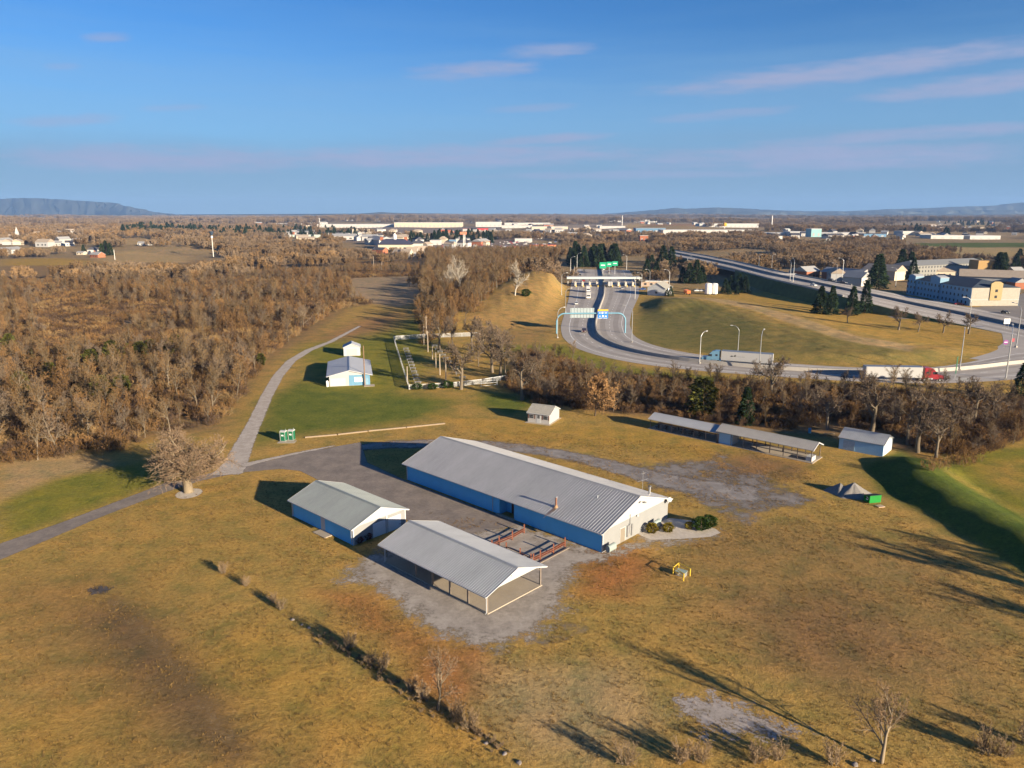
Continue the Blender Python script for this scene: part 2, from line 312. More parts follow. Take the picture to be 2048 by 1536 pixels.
col = mixc(t, maprange(t, nm, .46, .64, 0, .85), col, mixc(t, 1.0, col, (1.28, 1.16, 1.1), 'MULTIPLY'))
col = mixc(t, maprange(t, nm, .50, .32, 0, .8), col, mixc(t, 1.0, col, (.66, .80, .8), 'MULTIPLY'))
nf2 = math_(t, 'ADD', math_(t, 'MULTIPLY', nf, .6), math_(t, 'MULTIPLY', ng, .4))
vv = t.nodes.new('ShaderNodeMix'); vv.data_type = 'RGBA'; vv.blend_type = 'MULTIPLY'; vv.inputs[0].default_value = 1; t.links.new(col, vv.inputs[6]); t.links.new(maprange(t, nf2, .3, .7, .5, 1.5, False), vv.inputs[7])
t.links.new(vv.outputs[2], b.inputs['Base Color']); b.inputs['Roughness'].default_value = 1; b.inputs['Specular IOR Level'].default_value = .05
bump(t, b, math_(t, 'ADD', nf2, math_(t, 'MULTIPLY', nm, 1.5)), .55, .28)
me = mesh_np('ground', np.stack([GX, GY, GZ], -1).reshape(-1, 3), F, m_ground, True)
ca = me.color_attributes.new('land', 'FLOAT_COLOR', 'POINT'); ca.data.foreach_set('color', np.concatenate([land.reshape(-1, 3), np.ones((nx * ny, 1))], 1).astype(np.float32).ravel())
tag(link(bpy.data.objects.new('ground', me)), 'dry winter grass ground with green and brown patches', 'ground', kind='structure')
# ------------------------------------------------------------------ loose-edged sheets on the ground
def sheet_mat(name, col, col2, width, amp, scale, rough=.95, fine=14, gaps=0.0, soft=1.0):
    m, t, b, out = nodes(name); c = t.nodes.new('ShaderNodeNewGeometry').outputs['Position']; at = t.nodes.new('ShaderNodeAttribute'); at.attribute_name = 'edge'
    n = noise(t, scale, 6, c, .65); n2 = noise(t, scale * 5, 4, c, .6); n3 = noise(t, fine, 3, c)
    cc = mixc(t, maprange(t, n, .3, .7), col, col2); v = t.nodes.new('ShaderNodeMix'); v.data_type = 'RGBA'; v.blend_type = 'MULTIPLY'; v.inputs[0].default_value = 1
    t.links.new(cc, v.inputs[6]); t.links.new(maprange(t, math_(t, 'ADD', math_(t, 'MULTIPLY', n2, .5), math_(t, 'MULTIPLY', n3, .5)), .3, .7, .74, 1.26, False), v.inputs[7]); t.links.new(v.outputs[2], b.inputs['Base Color'])
    b.inputs['Roughness'].default_value = rough; b.inputs['Specular IOR Level'].default_value = .15; bump(t, b, n3, .4, .05)
    e = math_(t, 'ADD', math_(t, 'DIVIDE', at.outputs['Fac'], width), math_(t, 'MULTIPLY', math_(t, 'SUBTRACT', math_(t, 'ADD', math_(t, 'MULTIPLY', n, .6), math_(t, 'MULTIPLY', n2, .4)), .5 + gaps), amp))
    f = maprange(t, e, -.12 * soft, .35 * soft); tr = t.nodes.new('ShaderNodeBsdfTransparent'); ms = t.nodes.new('ShaderNodeMixShader')
    t.links.new(f, ms.inputs[0]); t.links.new(tr.outputs[0], ms.inputs[1]); t.links.new(b.outputs[0], ms.inputs[2]); t.links.new(ms.outputs[0], out.inputs[0]); return m
def sheet(name, px, step, mat, lift, pad, label, cat, world=None, cap=4.0):
    p = world or gl(px); pa = np.array(p); X, Y = np.meshgrid(np.arange(pa[:, 0].min() - pad, pa[:, 0].max() + pad + step, step), np.arange(pa[:, 1].min() - pad, pa[:, 1].max() + pad + step, step))
    sd = poly_sd(X, Y, p); id_ = np.arange(X.size).reshape(X.shape); q = np.stack([id_[:-1, :-1], id_[:-1, 1:], id_[1:, 1:], id_[1:, :-1]], -1).reshape(-1, 4)
    q = q[(sd.ravel()[q] > -pad).any(1)]; used = np.unique(q); rm = np.zeros(X.size, int); rm[used] = np.arange(len(used))
    V = np.stack([X, Y, Hf(X, Y) + lift], -1).reshape(-1, 3)[used]; me = mesh_np(name, V, rm[q], mat, True)
    a = me.attributes.new('edge', 'FLOAT', 'POINT'); a.data.foreach_set('value', np.clip(sd.ravel()[used], -cap, cap).astype(np.float32))
    return tag(link(bpy.data.objects.new(name, me)), label, cat, kind='structure')
def strip(px, wd):                               # outline of a lane of even width along a centre line given in photo pixels
    c = [g(*p) for p in px]; L, Rr = [], []
    for i, p in enumerate(c):
        d = (c[min(i + 1, len(c) - 1)] - c[max(i - 1, 0)]).normalized(); n = Vector((-d.y, d.x, 0)) * (wd[i] if isinstance(wd, list) else wd) / 2; L.append(tuple((p + n)[:2])); Rr.append(tuple((p - n)[:2]))
    return L + Rr[::-1]
m_asph = sheet_mat('asphalt', (.165, .142, .126), (.240, .203, .172), .5, .8, .35, .9)
m_grav = sheet_mat('gravel', (.25, .22, .19), (.37, .33, .285), 3.0, 4.6, .42, 1.0, soft=2.4)
m_gravb = sheet_mat('gravel_track', (.135, .122, .115), (.235, .215, .20), 3.6, 6.5, .13, 1.0, gaps=.06, soft=3.2)
m_lane = sheet_mat('gravel_lane', (.33, .29, .25), (.44, .39, .34), .9, 1.6, .6, 1.0)
sheet('gravel_yard', [(672, 1165), (705, 1130), (760, 1100), (830, 1060), (930, 1062), (1045, 1046), (1205, 1102), (1300, 1072), (1440, 1062), (1442, 1074), (1310, 1092), (1220, 1118), (1160, 1135), (1135, 1180), (1130, 1225), (1080, 1270), (1000, 1296), (930, 1290), (850, 1262), (800, 1215), (740, 1168)], .7, m_grav, .005, 2.5, 'grey gravel yard around the open pavilion', 'gravel')
sheet('driveway', [(-60, 1110), (0, 1087), (120, 1046), (330, 966), (440, 942), (540, 921), (610, 904), (722, 884), (735, 925), (815, 962), (1000, 1031), (1048, 1048), (945, 1067), (925, 1088), (850, 1060), (812, 1040), (700, 975), (640, 962), (600, 942), (560, 938), (480, 945), (400, 962), (330, 985), (200, 1035), (100, 1078), (0, 1120), (-60, 1145)], .7, m_asph, .010, 1.0, 'worn grey asphalt driveway widening into a car park', 'driveway')
sheet('gravel_lane', None, .8, m_lane, .013, 1.0, 'pale gravel lane climbing past the blue clubhouse', 'lane', world=strip([(452, 950), (470, 928), (492, 880), (512, 840), (532, 795), (556, 752), (582, 722), (618, 700), (660, 684), (720, 652)], [6, 5, 4, 3.5, 3.4, 3.4, 3.4, 3.2, 2.6, 1.6]))
sheet('gravel_kerb', None, .5, m_lane, .016, .8, 'pale crushed stone strip beside the driveway', 'gravel strip', world=strip([(480, 932), (540, 918), (600, 905), (672, 891)], [2.6, 1.6, 1.4, .8]))
sheet('gravel_drive', None, .8, sheet_mat('gravel_drive', (.17, .155, .148), (.275, .255, .24), 1.6, 2.6, .3, 1.0, soft=2.6), .0085, 1.6, 'dark grey gravel drive curving behind the long hall', 'gravel drive', world=strip([(700, 897), (780, 889), (870, 887), (960, 889), (1040, 896), (1120, 908), (1200, 925), (1290, 950), (1370, 968), (1440, 980), (1520, 990)], [5, 6, 6.5, 6.5, 6, 6, 6, 7, 8, 9, 9]))
sheet('wheel_rut', None, .4, sheet_mat('wheel_rut', (.20, .132, .064), (.27, .178, .082), 2.2, 3.4, .45, 1.0, gaps=.16, soft=4.0), .006, 1.6, 'worn brown wheel track running down the lower left field', 'wheel track', world=strip([(205, 1190), (300, 1270), (384, 1370), (455, 1480), (490, 1540)], 4.5))
sheet('gravel_track', [(1260, 935), (1330, 915), (1440, 925), (1520, 940), (1600, 975), (1660, 1000), (1600, 1025), (1520, 1030), (1500, 1055), (1440, 1030), (1360, 995), (1290, 975)], 1.0, m_gravb, .007, 4.0, 'blotchy dark gravel turning area right of the long hall', 'track')
sheet('bare_gravel_patch', [(1320, 1385), (1420, 1380), (1540, 1420), (1640, 1470), (1580, 1490), (1480, 1480), (1400, 1480), (1350, 1430)], .5, sheet_mat('gravel_patch', (.27, .24, .21), (.36, .32, .29), 2.2, 7.0, .55, 1.0, gaps=.05, soft=2.2), .006, 2, 'pale gravel patch in dry grass beside the lone bare tree', 'gravel patch')
sheet('stony_patch', [(1060, 1262), (1130, 1235), (1190, 1240), (1130, 1290), (1070, 1300)], .6, m_gravb, .006, 3, 'thin stony patch below the pavilion gravel', 'gravel patch', cap=3)
sheet('foot_path', None, .6, m_gravb, .009, 2, 'worn grey footpath leading to the range shelter', 'path', world=strip([(1440, 890), (1445, 902), (1430, 918), (1420, 945)], [3, 2, 2, 3]))
# ------------------------------------------------------------------ roads
def resample(pts, n):
    P = np.array(pts, float); d = np.r_[0, np.cumsum(np.linalg.norm(np.diff(P, axis=0), axis=1))]; s = np.linspace(0, d[-1], n)
    return np.stack([np.interp(s, d, P[:, k]) for k in range(P.shape[1])], 1)
def smooth_line(pts, n=160, it=6):
    P = resample(pts, n)
    for _ in range(it): P[1:-1] = (P[:-2] + 2 * P[1:-1] + P[2:]) / 4
    return P
def ribbon(name, L, Rr, mat, lift, label, cat, across=6, thick=0):
    n = len(L); V = []
    for i in range(n):
        for k in range(across + 1): V.append(L[i] + (Rr[i] - L[i]) * k / across)
    V = np.array(V); V[:, 2] += lift; W = across + 1; id_ = np.arange(n * W).reshape(n, W)
    F = np.stack([id_[:-1, :-1], id_[:-1, 1:], id_[1:, 1:], id_[1:, :-1]], -1).reshape(-1, 4)
    return tag(link(bpy.data.objects.new(name, mesh_np(name, V, F, mat))), label, cat, kind='structure')
def offs(P, d):
    T = np.gradient(P[:, :2], axis=0); T /= np.linalg.norm(T, axis=1)[:, None]; Q = P.copy(); Q[:, 0] += -T[:, 1] * d; Q[:, 1] += T[:, 0] * d; return Q
m_road = M('concrete_road', (.35, .32, .29), .85, .2, .06, bmp=.1); m_white = M('white_paint', (.78, .77, .73), .6, .06, 3); m_yel = M('yellow_paint', (.62, .42, .06), .6, .08, 3)
m_conc = M('concrete', (.33, .31, .28), .85, .15, .7)
def z3(P, z=0.0): return [(x, y, z) for x, y in P]
RL = smooth_line(z3(gl(RAMP_L)), 200); RR_ = smooth_line(z3(gl(RAMP_R)), 200)
ribbon('ramp_road', RL, RR_, m_road, .05, 'pale concrete toll ramp curving round the grass mound', 'road', 8)
hwF = smooth_line(HWF, 160); hwN = smooth_line(HWN, 160)
ribbon('highway', hwN, hwF, m_road, .06, 'raised dual carriageway running off behind the mound', 'road', 8)
lp = smooth_line(z3(gl(LOOP)), 90); ribbon('slip_road', offs(lp, 4.5), offs(lp, -4.5), m_road, .035, 'curved slip road joining the ramp to the highway', 'road', 4)
def dashes(name, P, wd, mat, lift, label, dash=None):
    d = np.r_[0, np.cumsum(np.linalg.norm(np.diff(P[:, :2], axis=0), axis=1))]; mb = MB(); A, Bq = offs(P, wd / 2), offs(P, -wd / 2); s = 0
    at_ = lambda Q, s: [np.interp(s, d, Q[:, k]) for k in range(3)]
    step = dash[0] if dash else 3.0
    while s < d[-1] - step:
        q = [at_(A, s), at_(Bq, s), at_(Bq, s + step), at_(A, s + step)]; mb.add([(a, b_, c_ + lift) for a, b_, c_ in q], [(0, 1, 2, 3)]); s += step + (dash[1] if dash else 0)
    o = mb.build(name, mat); return tag(o, label, 'road marking', kind='structure')
mixP = lambda f: RL + (RR_ - RL) * f
m_worn = M('worn_lane', (.285, .258, .232), .85, .22, .1)
for f, lab in ((.21, 'outer lane of the bank side'), (.40, 'inner lane of the bank side'), (.60, 'inner lane of the mound side'), (.79, 'outer lane of the mound side')): dashes('worn_lane', mixP(f)[24:], 2.3, m_worn, .054, 'tyre darkened strip in the %s carriageway of the ramp' % lab)
for f, lab in ((.17, 'near'), (.36, 'inner near'), (.64, 'inner far'), (.84, 'far')): dashes('worn_lane', hwN + (hwF - hwN) * f, 3.2, m_worn, .064, 'tyre darkened strip in the %s lane of the highway' % lab)
dashes('lane_line', mixP(.12)[12:], .22, m_white, .058, 'white edge line on the outer side of the ramp'); dashes('lane_line', mixP(.88)[12:], .22, m_white, .058, 'white edge line on the mound side of the ramp')
dashes('lane_line', mixP(.31)[22:], .2, m_white, .058, 'dashed white lane line on the outer carriageway of the ramp', (3, 6)); dashes('lane_line', mixP(.70)[22:], .2, m_white, .058, 'dashed white lane line on the mound side carriageway of the ramp', (3, 6))
for f, lab in ((.08, 'near edge'), (.92, 'far edge')): dashes('lane_line', hwN + (hwF - hwN) * f, .3, m_white, .068, 'white %s line of the raised highway' % lab)
for f, lab in ((.26, 'near carriageway'), (.75, 'far carriageway')): dashes('lane_line', hwN + (hwF - hwN) * f, .3, m_white, .068, 'dashed white lane line on the %s of the highway' % lab, (4, 8))
def barrier(name, P, h, wb, wt, mat, label, cat='barrier', lift=.05):
    A0, A1, B0, B1 = offs(P, wb / 2), offs(P, -wb / 2), offs(P, wt / 2), offs(P, -wt / 2); n = len(P); V = []
    for i in range(n):
        z = P[i][2] + lift; V += [(A0[i][0], A0[i][1], z), (B0[i][0], B0[i][1], z + h), (B1[i][0], B1[i][1], z + h), (A1[i][0], A1[i][1], z)]
    F = [(i * 4 + k, i * 4 + k + 1, i * 4 + k + 5, i * 4 + k + 4) for i in range(n - 1) for k in range(3)] + [(0, 1, 2, 3), tuple((n - 1) * 4 + k for k in (3, 2, 1, 0))]
    me = mesh_np(name, V, F, mat); return tag(link(bpy.data.objects.new(name, me)), label, cat)
barrier('median_barrier', mixP(.5)[24:], 1.1, .8, .45, m_conc, 'concrete median barrier curving between the toll ramp carriageways')
barrier('edge_barrier', mixP(.012)[8:60], .9, .6, .3, m_conc, 'low concrete wall between the brown cut bank and the ramp')
barrier('highway_barrier', hwN + (hwF - hwN) * .5, 1.3, 1.2, .7, M('dark_concrete', (.2, .2, .2), .9), 'concrete median barrier along the raised highway')
barrier('bridge_parapet', hwN[:110], .9, .45, .3, m_conc, 'near parapet wall of the raised highway'); barrier('bridge_parapet', hwF[:110], .8, .4, .3, m_conc, 'far parapet wall of the raised highway')
# embankment under the raised road, open where the bridge spans the road below
def embank(i0, i1, label):
    V = []; F = []
    for i in range(i0, i1):
        a, c2 = hwN[i], hwF[i]; d = (a - c2); d = d / np.linalg.norm(d); z = a[2]; run = z * 1.7 + .5
        p0 = a + d * 1.2; p1 = a + d * (1.2 + run); q0 = c2 - d * 1.2; q1 = c2 - d * (1.2 + run)
        V += [(p1[0], p1[1], hz(p1[0], p1[1]) - .3), (p0[0], p0[1], z - .02), (q0[0], q0[1], c2[2] - .02), (q1[0], q1[1], hz(q1[0], q1[1]) - .3)]
    n = i1 - i0
    F = [(i * 4 + k, i * 4 + k + 1, i * 4 + k + 5, i * 4 + k + 4) for i in range(n - 1) for k in range(3)] + [(0, 1, 2, 3), tuple((n - 1) * 4 + k for k in (3, 2, 1, 0))]
    tag(link(bpy.data.objects.new('embankment', mesh_np('embankment', V, F, M('bank_grass', (.085, .10, .03), 1, .4, .3)))), label, 'embankment', kind='structure')
def hw_i(px): return int(np.argmin([abs(pr(p)[0] - px) for p in hwN]))
i0, i1, i2 = hw_i(1425), hw_i(1470), hw_i(1990)
embank(2, i0, 'grass embankment under the raised highway beyond the bridge'); embank(i1, i2, 'long shaded grass embankment under the raised highway')
bdg = empty('bridge', Vector(hwN[(i0 + i1) // 2]) * 1, 0, 'concrete bridge carrying the raised highway over a lower road', 'bridge'); bl = bdg.location.copy()
mb = MB(); a, b_, c_, d_ = [Vector(q) - bl for q in (hwN[i0 - 3], hwN[i1 + 3], hwF[i1 + 3], hwF[i0 - 3])]; dz = Vector((0, 0, -1.3)); up = Vector((0, 0, -.05))
mb.hexa([a + dz, b_ + dz, c_ + dz, d_ + dz, a + up, b_ + up, c_ + up, d_ + up]).build('deck', m_conc, bdg)
for i in (i0 - 2, i1 + 1):
    p, q, p2, q2 = [Vector(v) - bl for v in (hwN[i], hwF[i], hwN[i + 1], hwF[i + 1])]; dn = Vector((0, 0, -7.4)); t2 = Vector((0, 0, -1.32)); MB().hexa([p + dn, q + dn, q2 + dn, p2 + dn, p + t2, q + t2, q2 + t2, p2 + t2]).build('abutment', m_conc, bdg)
# ------------------------------------------------------------------ buildings of the club
m_wall = M('painted_wall', (.15, .215, .275), .8, .06, .8, bmp=.08); m_trim = M('white_trim', (.40, .415, .43), .55, .05, 2); m_gable = M('white_gable', (.37, .37, .37), .6, .05, 1.5)
m_roof = M('ribbed_steel', (.385, .383, .38), .42, .19, .35, metal=.35, spec=.5, streak=(1.0, .12, 1)); m_roof2 = M('ribbed_steel_green', (.29, .315, .295), .45, .19, .35, metal=.3, spec=.5, streak=(1.0, .12, 1)); m_roof3 = M('ribbed_steel_bright', (.37, .38, .388), .4, .17, .35, metal=.35, spec=.5, streak=(1.0, .12, 1))
m_shade_front = M('shade_blue_front_wall', (.10, .42, .74), .8, .07, .8, bmp=.08); m_lit_end = M('lit_grey_end_wall', (.215, .222, .225), .8, .07, .8, bmp=.08)  # blue shade is put into the long walls' colour; ends carry the sunlit grey
m_dark = M('dark_opening', (.02, .02, .022), .5, .2, 3); m_slab = M('slab_concrete', (.35, .30, .235), .9, .14, .5); m_steel = M('galvanised', (.45, .46, .47), .4, .15, 3, metal=.7)
m_rust = M('rusty_pipe', (.20, .09, .05), .8, .4, 4); m_post = M('weathered_post', (.20, .165, .135), .9, .25, 2); m_glass = M('window_glass', (.03, .035, .045), .12, .1, 1, spec=.6)
m_tan = M('tan_door', (.19, .165, .13), .7, .05, 2); m_blue = M('blue_siding', (.11, .24, .36), .7, .1, 1); m_bluew = M('pale_blue_wall', (.30, .52, .70), .75, .08, 1)
def rib_roof(L, W, he, hr, oe, og, pitch, front, rib_h=.038, t=.09):
    """one slope of ribbed sheet steel from ridge to eave with an underside"""
    mb = MB(); ye = -oe if front else W + oe; yr = W / 2; prof = []; x = -og
    while x < L + og - pitch * .5:
        prof += [(x, 0), (x + pitch * .60, 0), (x + pitch * .68, rib_h), (x + pitch * .92, rib_h)]; x += pitch
    prof.append((L + og, 0)); n = len(prof); V = [(px, yr, hr + h) for px, h in prof] + [(px, ye, he + h) for px, h in prof]
    F = [(i, i + 1, n + i + 1, n + i) for i in range(n - 1)]; mb.add(V, F)
    x0, x1 = -og, L + og; mb.add([(x0, yr, hr), (x1, yr, hr), (x1, ye, he), (x0, ye, he), (x0, yr, hr - t), (x1, yr, hr - t), (x1, ye, he - t), (x0, ye, he - t)], [(4, 5, 6, 7), (0, 3, 7, 4), (1, 2, 6, 5), (3, 2, 6, 7)])
    return mb
def gable_shed(name, label, cat, origin, rz, L, W, he, hr, oe, og, roof=None, walls=None, gmat=None, pitch=.3, ridge=True, gutters=True, wall=True, gable_ends=True, fascia=True):
    root = empty(name, (origin[0], origin[1], hz(origin[0], origin[1]) if len(origin) < 3 else origin[2]), rz, label, cat); roof = roof or m_roof; walls = walls or m_wall; gmat = gmat or m_gable
    sl = (hr - he) / (W / 2 + oe); hw = he + sl * oe - .1
    if wall: B(0, L, 0, W, -.15, hw).build('wall', walls, root)
    if gable_ends:
        for x0, x1 in ((0, .18), (L - .18, L + .004)): MB().prism([(0 - .004, hw + .002), (W + .004, hw + .002), (W / 2, hw + sl * W / 2)], x0 - (.004 if x0 == 0 else 0), x1, 'x').build('gable', gmat, root)
    for fr in (True, False): rib_roof(L, W, he, hr, oe, og, pitch, fr).build('roof_slope', roof, root, fix=False)
    if ridge: MB().prism([(W / 2 - .28, hr - .28 * sl + .055), (W / 2, hr + .07), (W / 2 + .28, hr - .28 * sl + .055), (W / 2, hr + .02)], -og - .01, L + og + .01, 'x').build('ridge_cap', roof, root)
    if fascia:
        for x in (-og - .03, L + og + .002):
            mb = MB()
            for s in (-1, 1):
                ye = W / 2 + s * (W / 2 + oe); mb.add([(x, W / 2, hr + .03), (x + .03, W / 2, hr + .03), (x + .03, ye, he + .03), (x, ye, he + .03), (x, W / 2, hr - .2), (x + .03, W / 2, hr - .2), (x + .03, ye, he - .17), (x, ye, he - .17)], [(0, 1, 2, 3), (4, 5, 6, 7), (0, 3, 7, 4), (1, 2, 6, 5), (3, 2, 6, 7)])
            mb.build('bargeboard', m_trim, root)
    if gutters:
        for y0, y1 in ((-oe - .12, -oe - .003), (W + oe + .003, W + oe + .12)): B(-og, L + og, y0, y1, he - .14, he - .02).build('gutter', m_trim, root)
    root['hw'] = hw; return root
def front_x(root, px, y=0.0, lo=-5, hi=60, z=0):
    """local x of the point on the line y=const that the photo shows in column px"""
    Mx = Matrix.Translation(root.location) @ Matrix.Rotation(root.rotation_euler.z, 4, 'Z'); f = lambda x: pr(Mx @ Vector((x, y, z)))[0] - px
    a, b_ = lo, hi
    for _ in range(50):
        m = (a + b_) / 2
        if (f(m) > 0) == (f(hi) > 0): b_ = m
        else: a = m
    return (a + b_) / 2
def front_y(root, px, x, lo=0, hi=30, z=0):
    Mx = Matrix.Translation(root.location) @ Matrix.Rotation(root.rotation_euler.z, 4, 'Z'); f = lambda y: pr(Mx @ Vector((x, y, z)))[0] - px
    a, b_ = lo, hi
    for _ in range(50):
        m = (a + b_) / 2
        if (f(m) > 0) == (f(hi) > 0): b_ = m
        else: a = m
    return (a + b_) / 2
def loc2w(root, p): return (Matrix.Translation(root.location) @ Matrix.Rotation(root.rotation_euler.z, 4, 'Z')) @ Vector(p)
def left_origin(x, y, a, L): return (x + L * math.cos(a), y + L * math.sin(a))
def downspout(root, x, y, hw, out=-.07, foot=True):
    MB().tube([(x, y + out * 4, hw - .05), (x, y + out, hw - .35), (x, y + out, .15), (x, y + out * 3.5, .06)], .05, 6).build('downspout', m_trim, root)
# ---- long hall
HA = R(136.71); HL, HW_ = 44.56, 17.48
hall = gable_shed('long_hall', 'long pale hall with grey ribbed metal roof and white gable', 'hall', left_origin(13.08, 100.48, HA, HL), HA - math.pi, HL, HW_, 3.2, 6.33, .71, .38, pitch=.50)
hw = hall['hw']
ax0, ax1 = front_x(hall, 999), front_x(hall, 1028)
# recessed entry: the front wall is rebuilt with an opening
for o in list(hall.children):
    if o.name.startswith('wall'): bpy.data.objects.remove(o)
w_ = MB(); w_.box(0, ax0, 0, HW_, -.15, hw).box(ax1, HL, 0, HW_, -.15, hw).box(ax0, ax1, 1.7, HW_, -.15, hw).box(ax0, ax1, 0, 1.7, hw - .35, hw).build('wall', m_shade_front, hall); B(HL + .0005, HL + .0035, .0, HW_, -.1, hw).build('end_wall', m_lit_end, hall)
d = B(ax0 + (ax1 - ax0) * .36, ax0 + (ax1 - ax0) * .66, 1.63, 1.695, .05, 2.15).build('door', M('dark_brown_door', (.05, .022, .018), .5), hall); B(ax0 + (ax1 - ax0) * .61, ax0 + (ax1 - ax0) * .63, 1.58, 1.625, 1.0, 1.12).build('handle', m_steel, d)
B(ax1 - .12, ax1 - .004, .1, 1.6, .05, 2.3).build('door_leaf', M('red_brown_door', (.16, .06, .045), .6), hall)
B(ax0 - .4, ax1 + .2, -.55, -.012, -.1, .16).build('step', m_slab, hall)
for px in (847, 908.5, 968, 1133, 1174.5):
    x = front_x(hall, px, z=hw - .5); v = B(x - .45, x + .45, -.03, .02, hw - .62, hw - .32).build('vent', m_dark, hall); B(x - .5, x + .5, -.045, -.031, hw - .315, hw - .27).build('vent_hood', m_trim, v)
for px in (815.5, 986): downspout(hall, front_x(hall, px), 0, hw)
B(HL - .12, HL + .03, -.06, -.004, 0, hw).build('corner_trim', m_trim, hall); B(HL + .005, HL + .03, -.06, .15, 0, hw - .01).build('corner_trim', m_trim, hall); B(-.02, .1, -.05, -.004, 0, hw).build('corner_trim', m_trim, hall)
B(HL + .005, HL + .02, .16, HW_, hw - .03, hw + .05).build('trim_band', m_trim, hall)
gx = HL + .004
y0, y1 = front_y(hall, 1239.5, HL), front_y(hall, 1249, HL); dd = B(gx, gx + .05, y0, y1, .05, 2.25).build('door', m_tan, hall); B(gx + .051, gx + .11, y1 - .2, y1 - .12, 1.0, 1.1).build('handle', m_steel, dd)
MB().box(gx, gx + .04, y0 - .1, y0 - .004, .05, 2.35).box(gx, gx + .04, y1 + .004, y1 + .1, .05, 2.35).box(gx, gx + .04, y0 - .1, y1 + .1, 2.254, 2.36).build('door_frame', m_trim, hall)
for px, z0, z1, wd in ((1254, .5, 2.3, .45), (1257.5, .9, 2.5, .4), (1262, .4, 2.2, .3)):
    y = front_y(hall, px, HL); B(gx, gx + .22, y - wd / 2, y + wd / 2, z0, z1).build('meter_box', m_steel, hall)
y = front_y(hall, 1258, HL); MB().tube([(gx + .1, y, 2.5), (gx + .1, y, hw + .6)], .04, 6).build('conduit', m_steel, hall)
y = HW_ * .5 + .5; fl = MB().tube([(gx, y, hw + 1.9), (gx + .7, y, hw + 2.0)], .03, 6).build('light_bracket', m_steel, hall); MB().lathe([(.05, .12), (.2, .1), (.36, 0), (.3, -.03), (.01, -.05)], 12, (gx + .85, y, hw + 1.95)).build('lamp_head', M('lamp_grey', (.22, .22, .22), .5), fl)
B(gx, gx + .25, front_y(hall, 1272, HL) - .2, front_y(hall, 1272, HL) + .2, hw - .3, hw - .02).build('junction_box', m_trim, hall)
def roof_z(root_he, root_hr, W, oe, y): return root_he + (root_hr - root_he) * (1 - abs(y - W / 2) / (W / 2 + oe))
def on_roof(root, px, py, he, hr, W, oe, back=False):
    """local point of the roof slope that the photo shows at a pixel"""
    Mi = (Matrix.Translation(root.location) @ Matrix.Rotation(root.rotation_euler.z, 4, 'Z')).inverted(); o = Mi @ Vector((0, 0, CAMZ)); d = Mi.to_3x3() @ Vector(ray(px, py)); s = (hr - he) / (W / 2 + oe)
    if back: t = (hr + s * W / 2 - s * o.y - o.z) / (d.z + s * d.y)
    else: t = (he + s * (o.y + oe) - o.z) / (d.z - s * d.y)
    return o + d * t
def pipe(root, p, h, r, mat, name, cap=None):
    o = MB().tube([p + Vector((0, 0, -.2)), p + Vector((0, 0, h))], r, 10).build(name, mat, root, True)
    if cap: MB().lathe([(r * .9, h - .02), (r * 1.9, h + .06), (r * 1.9, h + .12), (.01, h + .3)], 10, p).build('cap', cap, o)
    return o
p = on_roof(hall, 1112, 1014, 3.2, 6.33, HW_, .71); st = pipe(hall, p, 1.55, .15, m_rust, 'stove_pipe', m_steel); MB().lathe([(.45, -.16), (.3, .12), (.16, .3)], 12, p).build('flashing', M('rust_flashing', (.36, .22, .12), .8, .4, 5), st)
sl_h = (6.33 - 3.2) / (HW_ / 2 + .71)
for dx, ln, wd2 in ((-.12, 2.6, .16), (.1, 1.7, .12), (.3, .9, .1)):
    x, y0 = p.x + dx, p.y - .3; MB().add([(x, y0, p.z - .3 * sl_h + .046), (x + wd2, y0, p.z - .3 * sl_h + .046), (x + wd2 * .7, y0 - ln, p.z - (.3 + ln) * sl_h + .046), (x + wd2 * .2, y0 - ln, p.z - (.3 + ln) * sl_h + .046)], [(0, 1, 2, 3)]).build('rust_streak', M('rust_stain', (.22, .14, .09), .8, .35, 6), st)
pipe(hall, on_roof(hall, 1195, 996, 3.2, 6.33, HW_, .71), .45, .09, m_trim, 'vent_pipe')
pipe(hall, on_roof(hall, 1299, 989, 3.2, 6.33, HW_, .71, True), 1.3, .17, m_steel, 'flue', M('flue_cap', (.1, .1, .1), .5))
p = on_roof(hall, 1285, 980, 3.2, 6.33, HW_, .71, True)
an = tag(MB().tube([(0, 0, -.1), (0, 0, 3.3)], .03, 6).build('television_antenna', m_steel), 'thin metal television antenna on the long hall roof ridge', 'antenna'); an.location = loc2w(hall, p); an.rotation_euler = (0, 0, R(35))
for z, n_, ln in ((1.7, 5, 1.9), (2.9, 3, .9)):
    bm_ = MB().bar((-ln / 2 * 1.3, 0, z), (ln / 2 * 1.3, 0, z), .04, .04).build('boom', m_steel, an)
    for k in range(n_): x = (-.5 + k / (n_ - 1)) * ln * 1.2; MB().bar((x, -.5 - .06 * k, z + .03), (x, .5 + .06 * k, z + .03), .025, .025).build('element', m_steel, bm_)
y = HW_ - .5
for k, (yy, zz) in enumerate(((HW_ - .9, hw - .1), (HW_ - .2, hw - .05))):
    ds = empty('satellite_dish', loc2w(hall, (gx + .35, yy, zz)), hall.rotation_euler.z + R(20 - 50 * k), ('grey satellite dish on the gable corner of the hall, the one nearer the door', 'white satellite dish at the outermost gable corner of the hall')[k], 'dish', 'dishes on the hall gable corner')
    MB().lathe([(.01, .0), (.2, .03), (.38, .12), (.4, .14), (.3, .1), (.01, .03)], 14).build('dish', M('dish_grey', (.3, .3, .3), .5) if k == 0 else m_trim, ds).rotation_euler = (R(0), R(70), 0)
    MB().tube([(-.36, 0, -.1), (0, 0, -.05), (.45, 0, .1)], .025, 6).build('arm', m_steel, ds)
